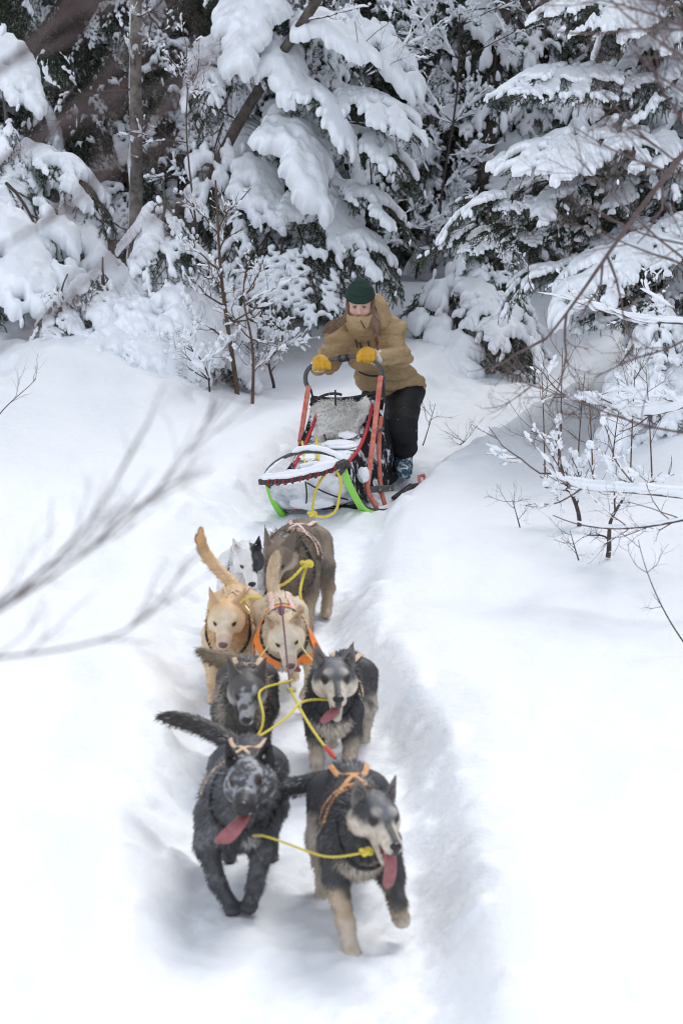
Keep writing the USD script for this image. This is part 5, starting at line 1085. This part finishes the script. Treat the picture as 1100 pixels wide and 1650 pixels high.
# upright birch trunk and the leaning one
def trunk_thing(label, pts, r0, r1, m, snow_side, seed, twigs=8):
    rng = random.Random(seed); p = spline(pts, 30); b = p[0].copy()
    t = thing('birch_tree', label, 'tree', b); p = p + np.cumsum(np.random.default_rng(seed).normal(0, .0035, p.shape), 0); p = p - b
    obj('trunk', tube(p, np.linspace(r0, r1, 30), 10), M[m], t, smooth=True)
    q = p + np.asarray(snow_side) * np.linspace(r0, r1, 30)[:, None] * .8; n = len(q); rr = np.linspace(r0, r1, n) * .55 * np.clip(3.2 * (meshkit.fbm((q + b) * 4, 3, seed) - .42), .02, 1.3)
    obj('snow_strip', tube(q, rr, 8), M['snow'], t, smooth=True)
    out = []
    for k in range(twigs):
        i = rng.randint(6, 27); a = rng.uniform(0, 6.28); grow(p[i], (math.cos(a), math.sin(a) * .8 - .2, rng.uniform(.1, .7)), rng.uniform(.4, .9), .009, 2, rng, out)
    for d_, pts_, rad in out:
        if d_ == 2: obj('branch', tube(pts_, rad, 6), M['dark_twig'], t, smooth=True)
    tag(obj('twigs', join([tube(a, c, 4) for d_, a, c in out if d_ < 2]), M['dark_twig'], t), kind='stuff')
    tag(obj('snow', join([snow_on(a, rng.uniform(.008, .02), rng) for d_, a, c in out if rng.random() < .5]), M['snow'], t, smooth=True), kind='stuff')
trunk_thing('upright birch trunk with a line of snow down its left side', [A(212, 640, 25.2), A(213, 440, 25.2), A(216, 300, 25.2), A(219, 100, 25.2), A(222, -200, 25.2), A(226, -500, 25.2)], .062, .035, 'birch_bark', (-1, -.3, 0), 3, 12)
trunk_thing('brown leaning trunk slanting up to the right across the snowy spruces', [A(300, 480, 24.9), A(325, 330, 24.7), A(372, 220, 24.5), A(440, 110, 24.3), A(520, -10, 24.1), A(640, -190, 23.9), A(760, -340, 23.7)], .048, .030, 'bark', (-.55, -.1, .8), 5, 10)
trunk_thing('shaded brown trunk right of centre among the dark boughs', [A(768, 520, 26.3), A(780, 300, 26.3), A(795, 150, 26.3), A(815, 0, 26.3), A(850, -300, 26.3)], .065, .04, 'bark', (-.6, 0, .5), 6, 12)
# saplings beside the sled
def sapling(label, path, r, seed, n=9, mat_='brown_stem', snow=.022, sp=.55, name='bare_sapling', blen=(.25, .5), depth=2, cat='sapling', rise=(.2, .9), group='bare saplings, shrubs and twigs'):
    rng = random.Random(seed); p = spline(path, 14); out = [(depth + 1, p, np.linspace(r, r * .35, 14))]
    for k in range(n):
        u = rng.uniform(.25, 1.0); i = min(int(u * 13), 12); a = rng.uniform(0, 6.28)
        grow(p[i], (math.cos(a), math.sin(a) * .7, rng.uniform(*rise)), rng.uniform(*blen), r * .42, depth, rng, out)
    return woody(name, label, cat, tuple(p[0]), out, mat_, snow, sp, rng, group=group)
sapling('tallest bare brown sapling with snow on its twigs left of the sled', [A(384, 664, 22.4), A(378, 600, 22.4), A(366, 520, 22.45), A(355, 430, 22.5), A(350, 340, 22.5), A(347, 290, 22.5)], .019, 61, 12, snow=.014, sp=.4)
sapling('thin bare sapling rising between the tallest sapling and the sled', [A(406, 672, 22.2), A(408, 610, 22.2), A(404, 540, 22.25), A(392, 470, 22.3), A(398, 440, 22.3)], .014, 62, 8, snow=.012, sp=.4)
sapling('crooked dark little sapling nearest to the left handlebar', [A(432, 648, 22.9), A(440, 615, 22.9), A(434, 580, 22.9), A(446, 560, 22.9), A(470, 535, 22.9)], .014, 63, 8, 'dark_twig', .018, .7)
sapling('slim sapling at the foot of the white mound', [A(341, 688, 22.0), A(338, 640, 22.0), A(330, 590, 22.0), A(300, 560, 22.0)], .010, 64, 7, 'dark_twig', .022)
sapling('bare twiggy sapling before the leaning trunk', [A(362, 655, 22.8), A(330, 480, 22.9), A(312, 330, 23.0), A(300, 200, 23.0), A(310, 100, 23.0)], .012, 65, 12, 'dark_twig', .014, .4)
sapling('bare snow-lined branchy sapling over the dark gap right of centre', [A(690, 560, 26.0), A(700, 420, 26.0), A(716, 280, 26.0), A(735, 160, 26.0), A(740, 20, 25.9), A(750, -120, 25.9)], .014, 66, 30, 'dark_twig', .020, .85, blen=(.35, .8))
sapling('fine bare sapling reaching over the top of the bowed spruce', [A(610, 520, 25.4), A(600, 330, 25.0), A(590, 180, 24.5), A(575, 60, 24.0), A(560, -80, 23.8)], .008, 67, 14, 'dark_twig', .012, .4, blen=(.4, .8))
# right-hand shrubs in the snow
sapling('dark forked shrub stem with a cap of snow on the right bank', [A(690 + 243, 850, 18.3), A(930, 820, 18.3), A(918, 790, 18.3), A(905, 755, 18.3), A(900, 700, 18.3)], .014, 71, 10, 'dark_twig', .035, .5, 'bare_shrub', (.18, .36), 1, 'shrub')
sapling('short black stump-like stem standing in the right bank snow', [A(979, 898, 17.5), A(981, 860, 17.5), A(985, 835, 17.5), A(1000, 810, 17.5), A(1010, 780, 17.55)], .015, 72, 7, 'dark_twig', .03, .4, 'bare_shrub', (.15, .35), 1, 'shrub')
for k, (px, py, y, dx, top) in enumerate([(878, 770, 19.3, -6, 590), (902, 760, 19.4, 4, 560), (930, 760, 19.4, 12, 600), (955, 770, 19.2, -8, 620), (985, 760, 19.3, 15, 640), (1015, 780, 19.1, 10, 560), (1050, 770, 19.2, -10, 590)]):
    sapling(['reddish upright twig left of the snowed shrubs', 'tallest reddish upright twig among the snowed shrubs', 'upright twig just right of the snow-capped shrub', 'short upright twig before the buried spruce', 'upright twig leaning right before the buried spruce', 'upright twig close to the right edge', 'upright twig at the right edge behind the snowy limb'][k],
            [A(px, py, y), A(px + dx * .4, (py + top) / 2, y), A(px + dx, top, y)], .0055, 80 + k, 7, 'brown_stem', 0, 0, 'upright_twig', (.15, .35), 1, 'twig', (.5, 1.2))
for lab, pts, sd in [('pair of thin twigs poking from the smooth snow right of the dogs', [(838, 852, 18.2), (832, 830, 18.2), (825, 805, 18.2)], 91), ('lone thin twig before the short black stem', [(932, 903, 17.0), (925, 880, 17.0), (918, 855, 17.0)], 92), ('bare twig standing near the right edge of the snow', [(1105, 1040, 15.6), (1070, 985, 15.7), (1040, 915, 15.8), (1028, 870, 15.9)], 93), ('thin twig standing in the trail right of the musher', [(681, 718, 21.4), (690, 690, 21.4), (701, 650, 21.4)], 94), ('small sprig lying on the snow behind the musher', [(736, 720, 21.6), (745, 714, 21.6), (750, 710, 21.6)], 95), ('twigs leaning in from the left edge above the smooth snow', [(-12, 690, 20.4), (15, 650, 20.5), (40, 628, 20.5), (58, 610, 20.6)], 96)]:
    sapling(lab, [A(*q) for q in pts], .0045, sd, 5, 'dark_twig', 0, 0, 'bare_twig', (.1, .28), 1, 'twig', (.1, .9))
# snow-laden limbs reaching in from the right, and the finer leaning branch before them
def limb(label, pts, r, seed, snow, n=6, mat_='near_twig', blen=(.2, .45), name='overhanging_branch', depth=2, heavy=True, sp=.45, rise=(-.2, .6), lead=None):
    rng = random.Random(seed); p = spline(pts, 18); b = p[0].copy(); out = [(depth + 1, p, np.linspace(r, r * .3, 18))]
    for k in range(n):
        i = rng.randint(4, 17); t = p[min(i + 1, 17)] - p[i - 1]; t /= np.linalg.norm(t); s = np.array([rng.gauss(0, 1), rng.gauss(0, .5), rng.gauss(.15, 1)]); s /= np.linalg.norm(s)
        grow(p[i], t * .9 + s * .6 + np.array([0, 0, rng.uniform(*rise) * .3]), rng.uniform(*blen), r * .45, depth, rng, out, kids=(3, 6))
    t = woody(name, label, 'branch', tuple(b), out, mat_, snow * .45, sp if snow else 0, rng, group='bare branches reaching into view')
    if snow and heavy: obj('snow_ridge', (lambda vf: (vf[0] - b, vf[1]))(snow_ridge(list(p[::3] + np.array([0, 0, 1]) * (r + snow * .45)), snow, seed, .8)), M['snow'], t, smooth=True)
    return t
limb('thick snow-loaded limb over the right-hand shrubs', [A(1180, 806, 16.6), A(1090, 800, 16.7), A(1000, 792, 16.8), A(930, 785, 16.9), A(875, 748, 17.0)], .012, 101, .034, 8)
limb('long snowy limb curving in just below the thick snow-loaded one', [A(1190, 815, 16.2), A(1100, 838, 16.3), A(1030, 850, 16.4), A(960, 850, 16.5), A(890, 830, 16.5)], .008, 102, .012, 6)
limb('broad snow-covered limb in front of the buried spruce', [A(1190, 640, 17.6), A(1100, 655, 17.8), A(1030, 668, 18.0), A(960, 650, 18.2), A(890, 640, 18.3)], .013, 103, .042, 7)
limb('snowy limb pointing left beneath the bright spruce', [A(1180, 530, 18.0), A(1090, 520, 18.2), A(1010, 512, 18.4), A(940, 490, 18.6), A(860, 470, 18.7)], .010, 104, .022, 8)
limb('long bare drooping branch sweeping left over the snow', [A(1190, 690, 12.6), A(1060, 690, 12.8), A(950, 655, 13.0), A(870, 625, 13.2), A(800, 600, 13.4)], .006, 105, 0, 12, rise=(-.8, .3))
limb('brown branch with a white line of snow slanting down from the upper right', [A(1180, 150, 13.0), A(1100, 248, 13.1), A(1010, 365, 13.2), A(930, 480, 13.3), A(880, 545, 13.4)], .015, 106, 0, 5)
def sprays(label, start, seed, n, L, r, y_dir, name='overhanging_branch', mat_='near_twig', depth=3, kids=(4, 7), snow=0.0):
    rng = random.Random(seed); out = []
    for k in range(n): grow(np.asarray(start) + np.array([rng.gauss(0, .05), rng.gauss(0, .15), rng.gauss(0, .25)]), np.array(y_dir) + np.array([rng.gauss(0, .12), rng.gauss(0, .12), rng.gauss(0, .28)]), L * rng.uniform(.7, 1.1), r, depth, rng, out, .05, .09, kids, .55, (18, 45), 8)
    return woody(name, label, 'branch', tuple(start), out, mat_, snow, .3, rng, group='bare branches reaching into view')
sprays('fan of fine bare branches before the bright spruce at the upper right', A(1190, 300, 12.4), 111, 6, .75, .006, (-.7, .1, .55))
sprays('bare branches hanging across the middle of the bright spruce', A(1190, 420, 12.8), 112, 4, .75, .006, (-.85, .1, .12))
sprays('bare twigs reaching in at the top right corner', A(1170, 60, 11.5), 113, 4, .7, .006, (-.8, .1, .2))
# the birch close to the lens on the left: out of focus
def near_branch(label, pts, r, seed, n, blen, mat_='near_twig', rise=(.0, .9), toward=(.5, .2, .5), depth=1, sp=.3):
    rng = random.Random(seed); p = spline(pts, 20); b = p[0].copy(); out = [(depth + 1, p, np.linspace(r, r * .35, 20))]
    for k in range(n):
        i = rng.randint(4, 18); t = p[i + 1] - p[i - 1]; t /= np.linalg.norm(t); s = np.asarray(toward) + np.array([rng.gauss(0, sp), rng.gauss(0, .3), rng.gauss(0, sp)])
        grow(p[i], t * .8 + s * .5, rng.uniform(*blen), r * .5, depth, rng, out, .05, .1, (2, 4), .5, (20, 40), 8)
    return woody('overhanging_branch', label, 'branch', tuple(b), out, mat_, 0, 0, rng, group='bare branches reaching into view')
near_branch('blurred bare branch sweeping up from the left edge across the smooth snow', [A(-140, 1080, 6.0), A(-10, 990, 6.1), A(90, 925, 6.2), A(200, 840, 6.3), A(290, 745, 6.4), A(345, 650, 6.5)], .0038, 121, 14, (.16, .38), depth=2)
near_branch('blurred bare branch low at the left edge beneath the sweeping one', [A(-140, 1085, 5.8), A(0, 1060, 5.9), A(130, 1040, 6.0), A(220, 1005, 6.1), A(275, 945, 6.2), A(330, 890, 6.3)], .0036, 122, 7, (.10, .24))
near_branch('blurred bare branch crossing the first at the left edge', [A(-120, 1060, 5.6), A(20, 960, 5.8), A(110, 880, 5.9), A(170, 800, 6.0), A(225, 700, 6.1)], .0034, 123, 8, (.14, .30))
for k, (a, b_, c, lab) in enumerate([((-120, 190), (20, 95), (150, -40), 'thick dark blurred branch across the top left corner'), ((-120, 330), (60, 220), (230, 60), 'blurred purple-brown branch under the dark one at the top left'), ((-120, 460), (90, 340), (300, 120), 'blurred branch slanting across the left spruces'), ((-100, 620), (120, 470), (260, 330), 'blurred branch before the low snow-heaped spruce')]):
    near_branch(lab, [A(*a, 4.7 + .15 * k), A(*b_, 4.75 + .15 * k), A(*c, 4.8 + .15 * k)], [.0075, .0036, .0032, .0030][k], 131 + k, [8, 18, 18, 16][k], (.12, .30), depth=2, toward=(.55, .2, .35))
